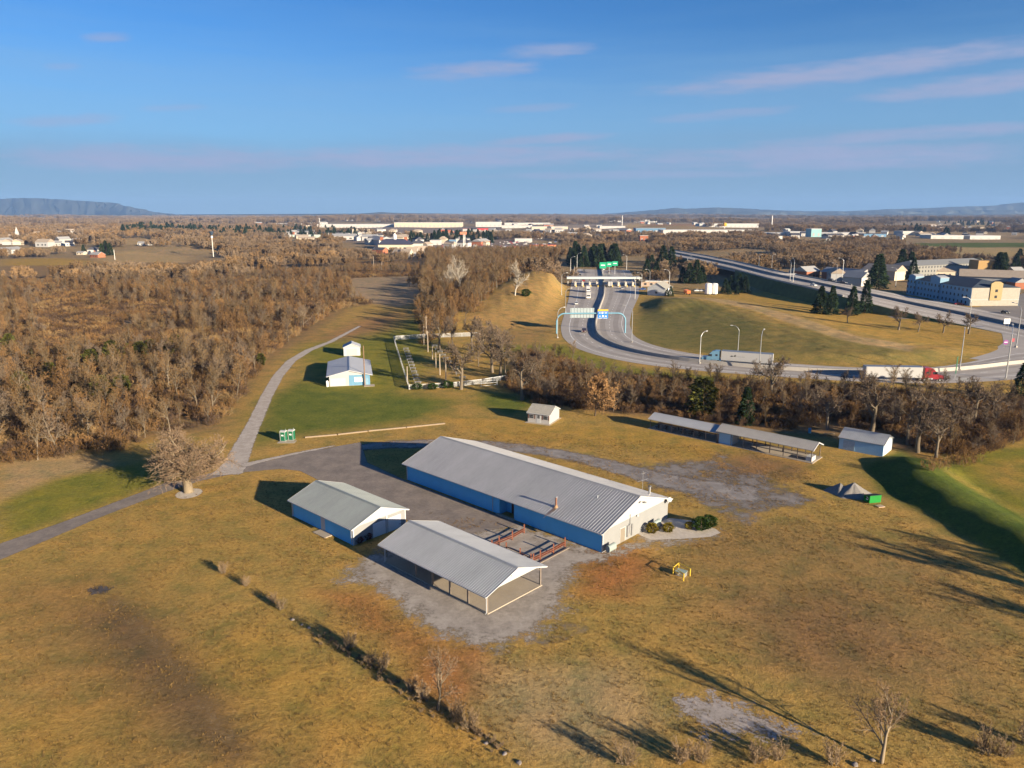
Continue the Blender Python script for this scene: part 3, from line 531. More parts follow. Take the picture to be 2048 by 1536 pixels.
def oil_tank(root, yc, label):
    e = empty('oil_tank', loc2w(root, (HL + 1.0, yc, 0)), root.rotation_euler.z, label, 'tank', 'oil tanks by the hall gable')
    n = 10; pr_ = [(.36 * math.cos(a), 1.05 + .36 * math.sin(a)) for a in [math.pi * k / n for k in range(n + 1)]] + [(.36 * math.cos(a), .72 + .36 * math.sin(a)) for a in [math.pi + math.pi * k / n for k in range(n + 1)]]
    MB().prism([(x * 1.0, z - .0) for x, z in pr_], -.85, .85, 'y').build('tank', M('tank_green', (.24, .29, .28), .5, .12, 2), e)
    for x in (-.25, .25):
        for yy in (-.65, .65): MB().tube([(x, yy, .5), (x * 1.3, yy, 0)], .03, 6).build('leg', m_steel, e)
    MB().tube([(0, .4, 1.38), (0, .4, 1.6)], .04, 6).build('filler_pipe', m_steel, e)
oil_tank(hall, front_y(hall, 1222, HL + 1), 'grey green oil tank on legs at the near corner of the hall gable'); oil_tank(hall, front_y(hall, 1312, HL + 1), 'grey green oil tank standing behind the clipped golden shrubs')
# ---- garage
GA = R(137.43); GL, GW = 16.54, 9.91
gar = gable_shed('garage', 'pale garage with greenish ribbed roof and roller doors', 'garage', left_origin(-23.45, 102.87, GA, GL), GA - math.pi, GL, GW, 2.72, 4.65, .44, .40, roof=m_roof2, pitch=.42, walls=m_shade_front); hw = gar['hw']; B(GL + .0005, GL + .0018, .0, GW, -.1, hw).build('end_wall', m_lit_end, gar)
for px0, px1, lab in ((643, 651, 0),):
    x0, x1 = front_x(gar, px0), front_x(gar, px1); dd = B(x0, x1, -.04, .01, .02, 2.2).build('door', m_trim, gar); B(x1 - .2, x1 - .12, -.09, -.041, 1, 1.1).build('handle', m_steel, dd)
    B(x0 - .1, x1 + 2.0, -1.5, -.01, -.1, .12).build('doorstep', m_slab, gar)
m_roll = M('roller_door', (.55, .57, .58), .6, .05, 1)
for y0, y1 in ((3.6, 6.0), (6.5, 9.0)):
    dr = B(GL + .002, GL + .03, y0, y1, .02, 2.25).build('roller_door', m_roll, gar)
    for k in range(6): B(GL + .031, GL + .045, y0 + .02, y1 - .02, .06 + k * .365, .40 + k * .365).build('panel', m_roll, dr)
B(GL + .004, GL + .09, 6.12, 6.36, 0, hw).build('corner_trim', m_trim, gar)
MB().box(GL - .1, GL + .05, -.06, -.004, 0, hw).box(GL + .006, GL + .05, -.05, .16, 0, hw - .01).build('corner_trim', m_trim, gar); MB().box(GL + .006, GL + .05, GW - .16, GW + .05, 0, hw).build('corner_trim', m_trim, gar); B(-.03, .12, -.06, -.004, 0, hw).build('corner_trim', m_trim, gar)
downspout(gar, .35, 0, hw); downspout(gar, GL - .35, 0, hw)
# ---- pavilion
PA = R(136.53); PL, PW = 20.59, 9.86
pav = gable_shed('pavilion', 'open sided picnic pavilion with bright ribbed metal roof', 'pavilion', left_origin(-2.99, 83.49, PA, PL), PA - math.pi, PL, PW, 2.69, 4.53, .71, .46, roof=m_roof3, wall=False, pitch=.38); hw = pav['hw']
B(-.15, PL + .15, -.15, PW + .15, -.1, .12).build('floor_slab', m_slab, pav)
for yy in (0, PW):
    for k in range(7):
        x = .1 + (PL - .2) * k / 6
        if yy == 0 and k == 1: continue
        MB().box(x - .09, x + .09, yy - .09, yy + .09, .1, hw).build('post', m_post if 0 < k else m_trim, pav)
    B(0, PL, yy - .07, yy + .07, hw - .2, hw - .02).build('header_beam', m_post, pav)
for k in range(1, 8): x = PL * k / 8; MB().bar((x, .1, hw - .1), (x, PW - .1, hw - .1), .06, .14).build('truss', m_post, pav)
for s in (0, 1):
    yy = PW * s; q = 1 if s == 0 else -1
    for sg in (-1, 1):
        x = PL - .1; MB().bar((x, yy, hw - .7), (x, yy + q * .7, hw), .07, .07).build('brace', m_post, pav); break
downspout(pav, .2, -.1, hw); downspout(pav, PL - .05, -.1, hw)
B(PL + .22, PL + .3, PW / 2 - .9, PW / 2 - .35, hw + .75, hw + 1.35).build('gable_vent', m_trim, pav)
# picnic tables
m_wood = M('table_wood', (.13, .095, .07), .9, .3, 3); m_wood2 = M('grey_table_wood', (.24, .235, .225), .9, .25, 3)
def picnic_table(loc, rz, label, group, wood=None):
    e = empty('picnic_table', loc, rz, label, 'picnic table', group); wood = wood or m_wood
    for k in range(4): B(-.9, .9, -.36 + k * .185, -.36 + k * .185 + .165, .71, .75).build('top_board', wood, e)
    for y in (-.72, .47): B(-.9, .9, y, y + .25, .42, .46).build('bench', wood, e)
    for x in (-.65, .65):
        MB().bar((x, -.3, .71), (x, -.62, 0), .09, .04).build('leg', wood, e); MB().bar((x, .3, .71), (x, .62, 0), .09, .04).build('leg', wood, e); MB().bar((x, -.7, .4), (x, .7, .4), .04, .09).build('crossbar', wood, e)
    return e
pt = picnic_table(loc2w(pav, (3.2, 4.6, .12)), pav.rotation_euler.z, 'dark picnic table deepest in the pavilion shade', 'picnic tables in the pavilion')
for x, yy, lab in ((6.4, 5.2, 'dark picnic table second from the pavilion far end'), (9.4, 4.4, 'dark picnic table beneath the middle of the pavilion'), (9.6, 7.2, 'dark picnic table by the courtyard side of the pavilion')):
    c2 = copy_tree(pt); c2.location = loc2w(pav, (x, yy, .12)); c2['label'] = lab
ch = empty('folding_chair', loc2w(pav, (PL - 4.2, 5.6, .12)), pav.rotation_euler.z + .6, 'small dark folding chair standing alone on the pavilion slab', 'chair')
B(-.22, .22, -.2, .2, .42, .46).build('seat', m_dark, ch); B(-.22, .22, .2, .23, .5, .9).build('backrest', m_dark, ch)
for x in (-.2, .2):
    for y in (-.18, .2): MB().tube([(x, y, 0), (x, y, .44)], .02, 6).build('leg', m_steel, ch)
# ---- red timber rails in the courtyard
m_red = M('red_timber', (.185, .062, .034), .85, .25, 3)
def rail_row(pts, label, rail=True, hgt=1.45, sill=False):
    P = [g(*p) for p in pts]; e = empty('timber_rail', P[0], 0, label, 'rail', 'red timber rails in the courtyard'); P = [p - e.location for p in P]
    for p in P: MB().box(p.x - .09, p.x + .09, p.y - .09, p.y + .09, -.05, hgt).build('post', m_red, e)
    for a, b2 in zip(P[:-1], P[1:]):
        u = (b2 - a).normalized() * .1
        if rail: MB().bar(a + u + Vector((0, 0, .74)), b2 - u + Vector((0, 0, .74)), .34, .06).build('rail', m_red, e); MB().bar(a + u + Vector((0, 0, .42)), b2 - u + Vector((0, 0, .42)), .28, .06).build('rail', m_red, e)
        else: MB().bar(a + u + Vector((0, 0, .3)), b2 - u + Vector((0, 0, .3)), .07, .12).build('rail', m_red, e)
    if sill: MB().bar(P[0] + Vector((.5, -.6, .1)), P[-1] + Vector((.5, -.6, .1)), .25, .12).build('sill_board', m_post, e)
rail_row([(1048.5, 1066), (1024.9, 1079.5), (998.5, 1090), (984, 1098)], 'red brown timber rail row nearer the hall entrance')
rail_row([(1130, 1093), (1107, 1106), (1080.7, 1119), (1067, 1126)], 'red brown timber rail row with sill board near the hall corner', sill=True)
rail_row([(1012.5, 1097), (1040.4, 1109), (1062, 1120)], 'low red posts linking the two timber rail rows beside the pavilion', False, 1.0)
# ---- white garden shed
def from_pts(A, Bq, C):
    """origin, rotation, length, width of a shed whose front runs A to B and whose side runs B to C"""
    u = (Bq - A); L = u.length; rz = math.atan2(u.y, u.x); n = Vector((-u.y, u.x, 0)).normalized(); return A, rz, L, max(1.5, (C - Bq).dot(n))
A, rz, L, W = from_pts(g(1055.7, 843.8), g(1098.7, 849.2), g(1115.5, 836))
ws = gable_shed('garden_shed', 'white garden shed with dark windows and brown ribbed roof', 'shed', A, rz, L, W, 2.35, 3.75, .25, .2, roof=M('shed_roof', (.30, .285, .25), .6, .1, 1), walls=M('shed_white', (.36, .35, .34), .7, .05, 1), gmat=M('shed_white', (.36, .35, .34)), pitch=.3)
B(-.4, L + .4, -.9, W + .4, -.1, .06).build('pad', m_slab, ws)
for x0 in (.35, L - 1.55):
    f = B(x0, x0 + 1.2, -.05, .0, 1.0, 1.95).build('window', m_trim, ws)
    for k in range(3):
        for j in range(2): B(x0 + .07 + k * .36, x0 + .07 + k * .36 + .33, -.06, -.051, 1.06 + j * .43, 1.06 + j * .43 + .40).build('pane', m_glass, f)
    for q in (-.32, 1.24): B(x0 + q, x0 + q + .28, -.04, -.004, .95, 2.0).build('shutter', M('shutter', (.12, .06, .05), .7), ws)
dd = B(L / 2 - .5, L / 2 + .5, -.045, .0, .06, 2.1).build('door', m_trim, ws)
for k in range(3):
    for j in range(3): B(L / 2 - .3 + k * .21, L / 2 - .3 + k * .21 + .18, -.055, -.046, 1.15 + j * .27, 1.15 + j * .27 + .23).build('pane', m_glass, dd)
# ---- range shelter (two roofs, one thing each)
A, Bq = g(1300, 857), g(1622, 925.5); u = (Bq - A); LT = u.length; rzR = math.atan2(u.y, u.x); n = Vector((-u.y, u.x, 0)).normalized(); s1 = LT * .455
def shelter(x0, L, he, hr, label, pitch, roof, W=4.6, posts=6):
    o = A + u.normalized() * x0; e = gable_shed('range_shelter', label, 'shelter', o, rzR, L, W, he, hr, .5, .35, roof=roof, wall=False, pitch=pitch, gable_ends=False, gutters=False)
    B(-.3, L + .4, -.5, W + .3, -.1, .1).build('floor_slab', m_slab, e)
    for yy in (0, W):
        for k in range(posts): x = .1 + (L - .2) * k / (posts - 1); MB().box(x - .07, x + .07, yy - .07, yy + .07, .05, e['hw']).build('post', m_post, e)
        B(0, L, yy - .05, yy + .05, e['hw'] - .17, e['hw'] - .02).build('header_beam', m_post, e)
    B(.4, L - .3, 2.6, 3.2, .86, .93).build('counter', m_wood, e)
    for k in range(4): x = .6 + (L - 1.4) * k / 3; B(x - .05, x + .05, 2.7, 3.1, .1, .855).build('counter_leg', m_wood, e)
    return e
sh1 = shelter(0, s1, 2.3, 3.3, 'open range shelter with smooth pale roof and dark benches', .5, M('pale_sheet', (.38, .39, .40), .5, .06, .5, metal=.2), posts=7)
sh2 = shelter(s1 + .1, LT - s1, 2.65, 3.75, 'open range shelter with strongly ribbed roof and blue end room', .42, M('aged_rib', (.36, .34, .31), .55, .12, .6, metal=.2), posts=8)
B(-.0, 3.1, .0, 3.6, .1, sh2['hw'] - .02).build('storage_room', m_bluew, sh2)
B(3.102, 3.16, .3, 3.3, .12, 2.2).build('room_door', m_trim, sh2); B(LT - s1 - 1.3, LT - s1 - .1, .3, 2.4, .1, 1.0).build('low_wall', m_trim, sh2)
for k in range(6):
    b3 = empty('shooting_bench', loc2w(sh1, (1.3 + k * 2.1, 1.5, .1)), rzR, 'dark shooting bench under the smooth pale roof, number %s from the garden shed' % ('one', 'two', 'three', 'four', 'five', 'six')[k], 'bench', 'benches in the range shelter')
    B(-.5, .5, -.4, .4, .78, .84).build('top', m_wood, b3); B(-.12, .12, -.12, .12, 0, .78).build('leg', m_wood, b3); B(-.45, .45, -.9, -.6, .42, .47).build('seat', m_wood, b3); B(-.06, .06, -.8, -.7, 0, .42).build('leg', m_wood, b3)
# ---- small shed by the wood
A, rz, L, W = from_pts(g(1677, 897), g(1765, 914), g(1788, 893))
ss = gable_shed('storage_shed', 'pale blue storage shed with ribbed roof at the edge of the wood', 'shed', A, rz, L, min(W, 6.5), 2.5, 3.9, .3, .15, roof=M('old_rib', (.36, .37, .38), .5, .15, .8, metal=.3), walls=m_bluew, gmat=m_trim, pitch=.36, gutters=False)
dd = B(L * .1, L * .36, -.05, .0, .05, 2.1).build('door', M('pale_blue_door', (.30, .41, .50), .7), ss); B(L * .345, L * .355, -.1, -.051, 1, 1.12).build('handle', m_steel, dd)
for k in range(7): y = .2 + (min(W, 6.5) - .6) * k / 6; B(L + .002, L + .03, y, y + .62, 0, ss['hw']).build('plank', M('peeling_white', (.55, .52, .47), .9, .4, 3), ss)
# ---- clubhouse with the sign
A, Bq = g(660.6, 770.3), g(740.4, 769.5); W0 = (Bq - A).length; dep = (g(698, 706, 4.3) - g(698.8, 734.3, 4.3)).length * .93; dirv = (g(698, 706, 4.3) - g(698.8, 734.3, 4.3)); rzc = math.atan2(dirv.y, dirv.x)
# local x runs away from the camera, local y to the left
club = gable_shed('clubhouse', 'white clubhouse with blue panel and sign below the lane', 'clubhouse', Bq, rzc, dep, W0, 3.0, 4.55, .7, .5, roof=M('club_roof', (.34, .36, .40), .5, .08, .6, metal=.2), walls=M('club_wall', (.36, .36, .355), .75, .05, 1), pitch=.9)
B(-.03, .0, .0, W0 * .52, .05, club['hw'] - .02).build('blue_panel', m_blue, club); B(-.055, -.031, W0 * .60, W0 * .98, .1, 2.3).build('roller_door', m_trim, club); B(-.055, -.031, .5, 1.4, .05, 2.1).build('door', M('club_door', (.16, .28, .38), .6), club)
B(-2.2, .3, -1.2, 1.8, -.1, .08).build('porch_slab', m_slab, club)
sg = empty('wall_sign', loc2w(club, (-.045, W0 * .28, 1.05)), rzc, 'white sign board with dark lettering on the blue clubhouse panel', 'sign'); B(-.04, .0, -1.15, 1.15, 0, 1.35).build('board', m_white, sg)
mk = MB(); rr = random.Random(3)
for j in range(3):
    y = .95
    while y > -.95: l_ = rr.uniform(.1, .3); mk.box(-.046, -.041, y - l_, y, 1.05 - j * .38, 1.05 - j * .38 + (.22 if j == 0 else .14)); y -= l_ + .09
mk.build('lettering', m_dark, sg)
tk = tag(MB().lathe([(.01, 0), (.3, .03), (.36, .2), (.36, 1.5), (.3, 1.72), (.1, 1.8), (.01, 1.82)], 14).build('gas_tank', m_white, None, True), 'white upright gas tank at the shaded corner of the clubhouse', 'tank'); tk.location = loc2w(club, (-.1, W0 + .6, 0))
up = tag(MB().tube([(0, 0, -.3), (0, 0, 11.5)], [.19, .12], 8).build('utility_pole', M('brown_pole', (.21, .13, .08), .9, .3, 2)), 'brown wooden utility pole in front of the clubhouse', 'pole'); up.location = g(730, 771)
sm = gable_shed('small_shed', 'small white shed just behind the clubhouse', 'shed', g(721, 711), rzc, 5.5, 5.6, 3.0, 4.3, .15, .15, roof=M('club_roof', (.34, .36, .40)), walls=m_trim, pitch=.8)
B(-.05, .0, 1.0, 4.6, .05, 2.5).build('roller_door', m_gable, sm)
# ---- toilets, timbers, drum, piles, dumpster, well guard
m_pg = M('toilet_green', (.010, .12, .06), .45, .08, 2); m_pw = M('toilet_white', (.36, .38, .37), .5, .05, 2)
def toilet(loc, rz, label):
    e = empty('portable_toilet', loc, rz, label, 'toilet', 'portable toilets'); B(-.58, .58, -.58, .58, .0, .14).build('base', m_steel, e)
    B(-.54, .54, -.54, .54, .14, 2.05).build('cabin', m_pg, e); d = B(-.4, .4, -.57, -.541, .2, 1.98).build('door', m_pg, e)
    B(-.24, .24, -.585, -.571, 1.2, 1.5).build('door_sign', m_white, d); B(.28, .34, -.61, -.571, 1.0, 1.15).build('handle', m_steel, d)
    for x in (-.54, .54): B(x - .05, x + .05, -.575, -.542, .14, 2.05).build('corner_post', m_pw, e)
    MB().prism([(-.6, 2.05), (.6, 2.05), (.5, 2.25), (.2, 2.36), (-.2, 2.36), (-.5, 2.25)], -.6, .6, 'x').build('roof', m_pw, e); MB().tube([(.35, .35, 2.2), (.35, .35, 2.6)], .05, 6).build('vent_pipe', m_pw, e)
tag(B(-2.4, 1.3, -.9, 1, -.1, .05).build('toilet_pad', m_slab), 'small concrete pad under the portable toilets', 'pad', kind='structure').location = g(579, 884)
toilet(g(568, 882) + Vector((0, 0, .05)), R(-10), 'green portable toilet nearer the gravel lane'); toilet(g(584, 880) + Vector((0, 0, .05)), R(-10), 'green portable toilet nearer the landscape timbers')
m_timb = M('pale_timber', (.24, .185, .125), .9, .2, 2)
for k, (a, b2) in enumerate((((610, 876), (674, 870.5)), ((676, 870), (735, 863.5)), ((737, 863), (812, 856)), ((813.5, 855.8), (890, 848)))):
    tag(MB().bar(g(*a) + Vector((0, 0, .14)), g(*b2) + Vector((0, 0, .14)), .3, .32).build('landscape_timber', m_timb), '%s pale landscape timber along the green lawn edge, counted from the toilets' % ('first', 'second', 'third', 'fourth')[k], 'timber', 'landscape timbers')
dr = empty('plastic_drum', g(1619, 866), 0, 'blue plastic drum beside the wood behind the range shelter', 'drum'); MB().lathe([(.01, 0), (.3, 0), (.34, .1), (.33, .5), (.34, .95), (.3, 1.15), (.01, 1.15)], 14).build('barrel', M('drum_blue', (.06, .24, .40), .5), dr, True); MB().lathe([(.06, 1.15), (.06, 1.2), (.01, 1.2)], 8).build('bung', m_dark, dr)
db = empty('debris_pile', g(1655, 872), 0, 'small heap of pale scrap boards beside the blue drum', 'debris'); rr = random.Random(5)
for k in range(9): MB().bar((rr.uniform(-1.8, 1.8), rr.uniform(-.6, .6), .1 + .05 * k), (rr.uniform(-1.8, 1.8), rr.uniform(-.6, .6), .12 + .05 * k), .2, .05).build('board', m_timb if k % 3 else M('yellow_board', (.5, .33, .06), .7), db)
def pile(loc, r, h, label, seed):
    rr = np.random.default_rng(seed); n, mr_ = 40, 14; V = [(0, 0, h)]; ph = rr.uniform(0, 6.28, 6); F = []
    for i in range(1, mr_ + 1):
        q = i / mr_
        for k in range(n):
            a = 2 * math.pi * k / n; rad = r * q * (1 + .12 * math.sin(2 * a + ph[0]) + .07 * math.sin(5 * a + ph[1]) + .04 * math.sin(9 * a + ph[2])); V.append((rad * math.cos(a), rad * math.sin(a), h * (1 - q) ** 1.12 + rr.normal(0, .025) - (.03 if i == mr_ else 0)))
    F += [(0, 1 + k, 1 + (k + 1) % n) for k in range(n)]
    for i in range(mr_ - 1): F += [(1 + i * n + k, 1 + (i + 1) * n + k, 1 + (i + 1) * n + (k + 1) % n, 1 + i * n + (k + 1) % n) for k in range(n)]
    o = tag(link(bpy.data.objects.new('gravel_pile', mesh_np('gravel_pile', V, F, M('pile_gravel', (.20, .19, .178), 1, .25, 5, bmp=.6), True))), label, 'gravel pile', 'gravel piles'); o.location = loc
pile(g(1679, 984), 2.3, 1.7, 'smaller conical pile of grey gravel farther from the green dumpster', 1); pile(g(1706, 988), 3.1, 2.15, 'larger rounded pile of grey gravel beside the green dumpster', 2)
dm = empty('dumpster', g(1744, 1004), R(12), 'bright green dumpster with black sloping lid by the gravel pile', 'dumpster')
MB().prism([(-.75, .15), (.75, .15), (.8, 1.05), (-.8, 1.45)], -1.1, 1.1, 'x').build('bin', M('dumpster_green', (.008, .20, .03), .5, .1, 2), dm); MB().add([(-1.12, -.82, 1.5), (1.12, -.82, 1.5), (1.12, .84, 1.1), (-1.12, .84, 1.1), (-1.12, -.82, 1.56), (1.12, -.82, 1.56), (1.12, .84, 1.16), (-1.12, .84, 1.16)], [(3, 2, 1, 0), (4, 5, 6, 7), (0, 1, 5, 4), (1, 2, 6, 5), (2, 3, 7, 6), (3, 0, 4, 7)]).build('lid', m_dark, dm)
for x in (-1.18, 1.11): B(x, x + .07, -.3, .3, .75, .95).build('lift_pocket', m_dark, dm)
MB().tube([(-1.105, -.1, .8), (-1.13, -.1, .8)], .28, 14).build('round_decal', m_white, dm)
pl = empty('pallet', g(1760, 1013), R(14), 'weathered wooden pallet lying in front of the green dumpster', 'pallet')
for k in range(6): B(-.6 + k * .21, -.6 + k * .21 + .14, -.5, .5, .11, .14).build('slat', M('pallet_wood', (.48, .36, .26), .9, .25, 3), pl)
for y in (-.45, 0, .4): B(-.6, .6, y, y + .06, 0, .108).build('bearer', M('pallet_wood', (.48, .36, .26)), pl)
# yellow well guard
m_gy = M('guard_yellow', (.62, .43, .04), .55, .1, 3)
wl = empty('well_guard', g(1360, 1154), 0, 'yellow pipe guard frame around a grey box in the grass', 'guard frame'); cs = [g(1346, 1149) - wl.location, g(1367, 1162) - wl.location, g(1380, 1152) - wl.location, g(1357, 1140) - wl.location]
for c3 in cs: MB().tube([c3 + Vector((0, 0, -.1)), c3 + Vector((0, 0, 1.1))], .07, 8).build('post', m_gy, wl)
for k in range(4):
    if k != 1: MB().tube([cs[k] + Vector((0, 0, 1.05)), cs[(k + 1) % 4] + Vector((0, 0, 1.05))], .055, 8).build('rail', m_gy, wl)
    if k in (0, 2): MB().tube([cs[k] + Vector((0, 0, .55)), cs[(k + 1) % 4] + Vector((0, 0, .55))], .05, 8).build('rail', m_gy, wl)
cc = sum(cs, Vector()) / 4
bx = empty('control_box', g(1360, 1154) + cc, R(-35), 'grey green metal box inside the yellow guard frame', 'box'); B(-.65, .65, -.45, .45, .0, .62).build('cabinet', m_steel, bx); B(-.72, .72, -.52, .52, .62, .68).build('lid', M('box_green', (.27, .34, .31), .5), bx)
MB().tube([(-.2, -.46, .3), (-.2, -.6, .3)], .1, 10).build('valve', m_white, bx)
# stone ring and planting bed
def sheet_disc(name, loc, rx, ry, mat, label, cat): return sheet(name, None, .25, mat, .012, .4, label, cat, world=[(loc.x + rx * math.cos(a), loc.y + ry * math.sin(a)) for a in [2 * math.pi * k / 40 for k in range(40)]])
m_stone = sheet_mat('stone_mulch', (.40, .36, .31), (.52, .47, .41), .3, .8, 2, 1.0)
sheet_disc('stone_ring', g(378, 987), 2.2, 2.5, m_stone, 'round pale stone bed around the big bare tree', 'stone bed')
sheet('stone_bed', [(1262, 1062), (1300, 1045), (1340, 1036), (1390, 1042), (1432, 1058), (1442, 1066), (1420, 1074), (1360, 1078), (1300, 1080)], .35, m_stone, .014, .5, 'pale pebble planting bed at the hall gable', 'stone bed')
rk = empty('rock', g(1322, 1055), 0, 'pale boulder between the clipped golden shrubs', 'rock'); rr = np.random.default_rng(4); bm = bmesh.new(); bmesh.ops.create_icosphere(bm, subdivisions=2, radius=.55)
for v in bm.verts: v.co = v.co * (1 + rr.normal(0, .08)); v.co.z *= .75
me = bpy.data.meshes.new('stone'); bm.to_mesh(me); bm.free(); me.materials.append(M('boulder', (.20, .175, .16), .95, .2, 3)); link(bpy.data.objects.new('stone', me), rk).location = (0, 0, .25)

ash = sheet_disc('ash_patch', g(198, 1180), 1.5, 1.1, sheet_mat('ash', (.045, .04, .04), (.10, .09, .09), 1.4, 4.0, 1.0, 1.0), 'dark burnt ash patch alone in the dry field', 'ash patch')
for k, (x, y, s_) in enumerate(((585, 1240, .5), (604, 1250, .35), (618, 1256, .45), (972, 1487, .45), (1009, 1508, .5), (1038, 1526, .55), (1745, 1521, .5), (1710, 1530, .6))):
    o = tag(link(bpy.data.objects.new('stone', me)), 'small pale stone, %s along the ditch line counted from the driveway' % ('first', 'second', 'third', 'fourth', 'fifth', 'sixth', 'seventh', 'eighth')[k], 'stone', 'stones along the ditch line'); o.location = g(x, y) + Vector((0, 0, .05)); o.scale = (s_, s_ * .8, s_ * .6); o.rotation_euler = (0, 0, k)
ORD = ('first', 'second', 'third', 'fourth', 'fifth', 'sixth', 'seventh', 'eighth', 'ninth', 'tenth', 'eleventh', 'twelfth', 'thirteenth', 'fourteenth', 'fifteenth', 'sixteenth')
# ------------------------------------------------------------------ vegetation
def unit(v): return v / (np.linalg.norm(v) + 1e-9)
class Tree:
    """branches as tapered prisms (wood), the finest twigs as thin blades (twig)"""
    def __init__(s, seed): s.r = np.random.default_rng(seed); s.wv, s.wf, s.tv, s.tf = [], [], [], []
    def seg(s, a, b, r0, r1, n):
        d = unit(b - a); u = unit(np.cross(d, [.3, .9, .2])); v = np.cross(d, u); k0 = len(s.wv)
        for p, r in ((a, r0), (b, r1)):
            for k in range(n): t = 2 * math.pi * k / n; s.wv.append(p + (u * math.cos(t) + v * math.sin(t)) * r)
        for k in range(n): s.wf.append((k0 + k, k0 + (k + 1) % n, k0 + n + (k + 1) % n)); s.wf.append((k0 + k, k0 + n + (k + 1) % n, k0 + n + k))
    def blade(s, a, b, wd):
        d = b - a; q = unit(np.cross(d, s.r.normal(size=3))) * wd / 2; k = len(s.tv); m = a + d * .45 + s.r.normal(size=3) * np.linalg.norm(d) * .07
        s.tv += [a - q, a + q, m + q * .8, m - q * .8, b]; s.tf += [(k, k + 1, k + 2), (k, k + 2, k + 3), (k + 3, k + 2, k + 4)]
    def grow(s, p, d, ln, r, lvl, P):
        n = P['segs'][lvl]; last = lvl == P['levels']; q = p
        for i in range(n):
            d = unit(d + s.r.normal(size=3) * P['wig'][lvl] + np.array([0, 0, P['up'][lvl]])); e = q + d * ln / n; f0, f1 = 1 - i / n, 1 - (i + 1) / n
            if last: s.blade(q, e, P['tw'])
            else: s.seg(q, e, r * (.25 + .75 * f0), r * (.25 + .75 * f1), P['sides'][lvl])
            if not last and (i + 1) / n > P['bare'][lvl]:
                for _ in range(P['kids'][lvl]):
                    sd = unit(np.cross(d, s.r.normal(size=3))); a = R(P['ang'][lvl] * s.r.uniform(.7, 1.3)); cdn = unit(d * math.cos(a) + sd * math.sin(a))
                    at = q + (e - q) * s.r.uniform(.2, 1); s.grow(at, cdn, ln * P['ratio'][lvl] * (.55 + .55 * f0) * s.r.uniform(.75, 1.2), r * (.3 + .35 * f0) * P.get('thin', 1.0), lvl + 1, P)
            q = e
DEF = dict(levels=3, segs=[5, 4, 3, 2], wig=[.07, .16, .2, .25], up=[.06, .1, .06, .03], kids=[2, 3, 4], ang=[42, 46, 48], ratio=[.52, .5, .42], bare=[.3, .15, .1], sides=[6, 4, 3], tw=.045)
PROTO = {}
def proto(key, seeds, h, r0, bark, twig, leaf=None, stems=1, nleaf=0, lsize=.1, spread=0, **kw):
    P = dict(DEF); P.update(kw); out = []
    for sd in seeds:
        T = Tree(sd)
        for k in range(stems):
            a = T.r.uniform(0, 6.28); base = np.array([math.cos(a), math.sin(a), 0]) * spread * T.r.uniform(0, 1) if stems > 1 else np.zeros(3)
            lean = np.array([T.r.normal(0, .05), T.r.normal(0, .05), 1.0]) + (np.array([math.cos(a), math.sin(a), 0]) * P.get('flare', .3) * T.r.uniform(.3, 1.2) if stems > 1 else 0)
            T.grow(base - np.array([0, 0, .15]), unit(lean), h * T.r.uniform(.85, 1.1) * P.get('trunk', .8), r0 * T.r.uniform(.85, 1.15), 0, P)
        tv, tf, fm = list(T.tv), list(T.tf), [0] * len(T.tf)
        if nleaf:
            ends = [T.tv[i] for i in range(4, len(T.tv), 5)]; pick = T.r.integers(0, len(ends), nleaf)
            for i in pick:
                c = ends[i] + T.r.normal(0, .18, 3); a, b2 = T.r.normal(size=(2, 3)) * lsize; k = len(tv); tv += [c - a, c + b2, c + a]; tf.append((k, k + 1, k + 2)); fm.append(1)
        trunk = mesh_np(key + '_trunk', T.wv, np.array(T.wf), bark); crown = mesh_np(key + '_crown', tv, np.array(tf), [twig] + ([leaf] if leaf else []), fm=fm)
        nw = len(T.wv); both = mesh_np(key + '_whole', np.concatenate([T.wv, tv]), np.concatenate([np.array(T.wf), np.array(tf) + nw]), [bark, twig] + ([leaf] if leaf else []), fm=[0] * len(T.wf) + [1 + f for f in fm])
        out.append((trunk, crown, bpy.data.objects.new(key + '_source', both)))
    PROTO[key] = out
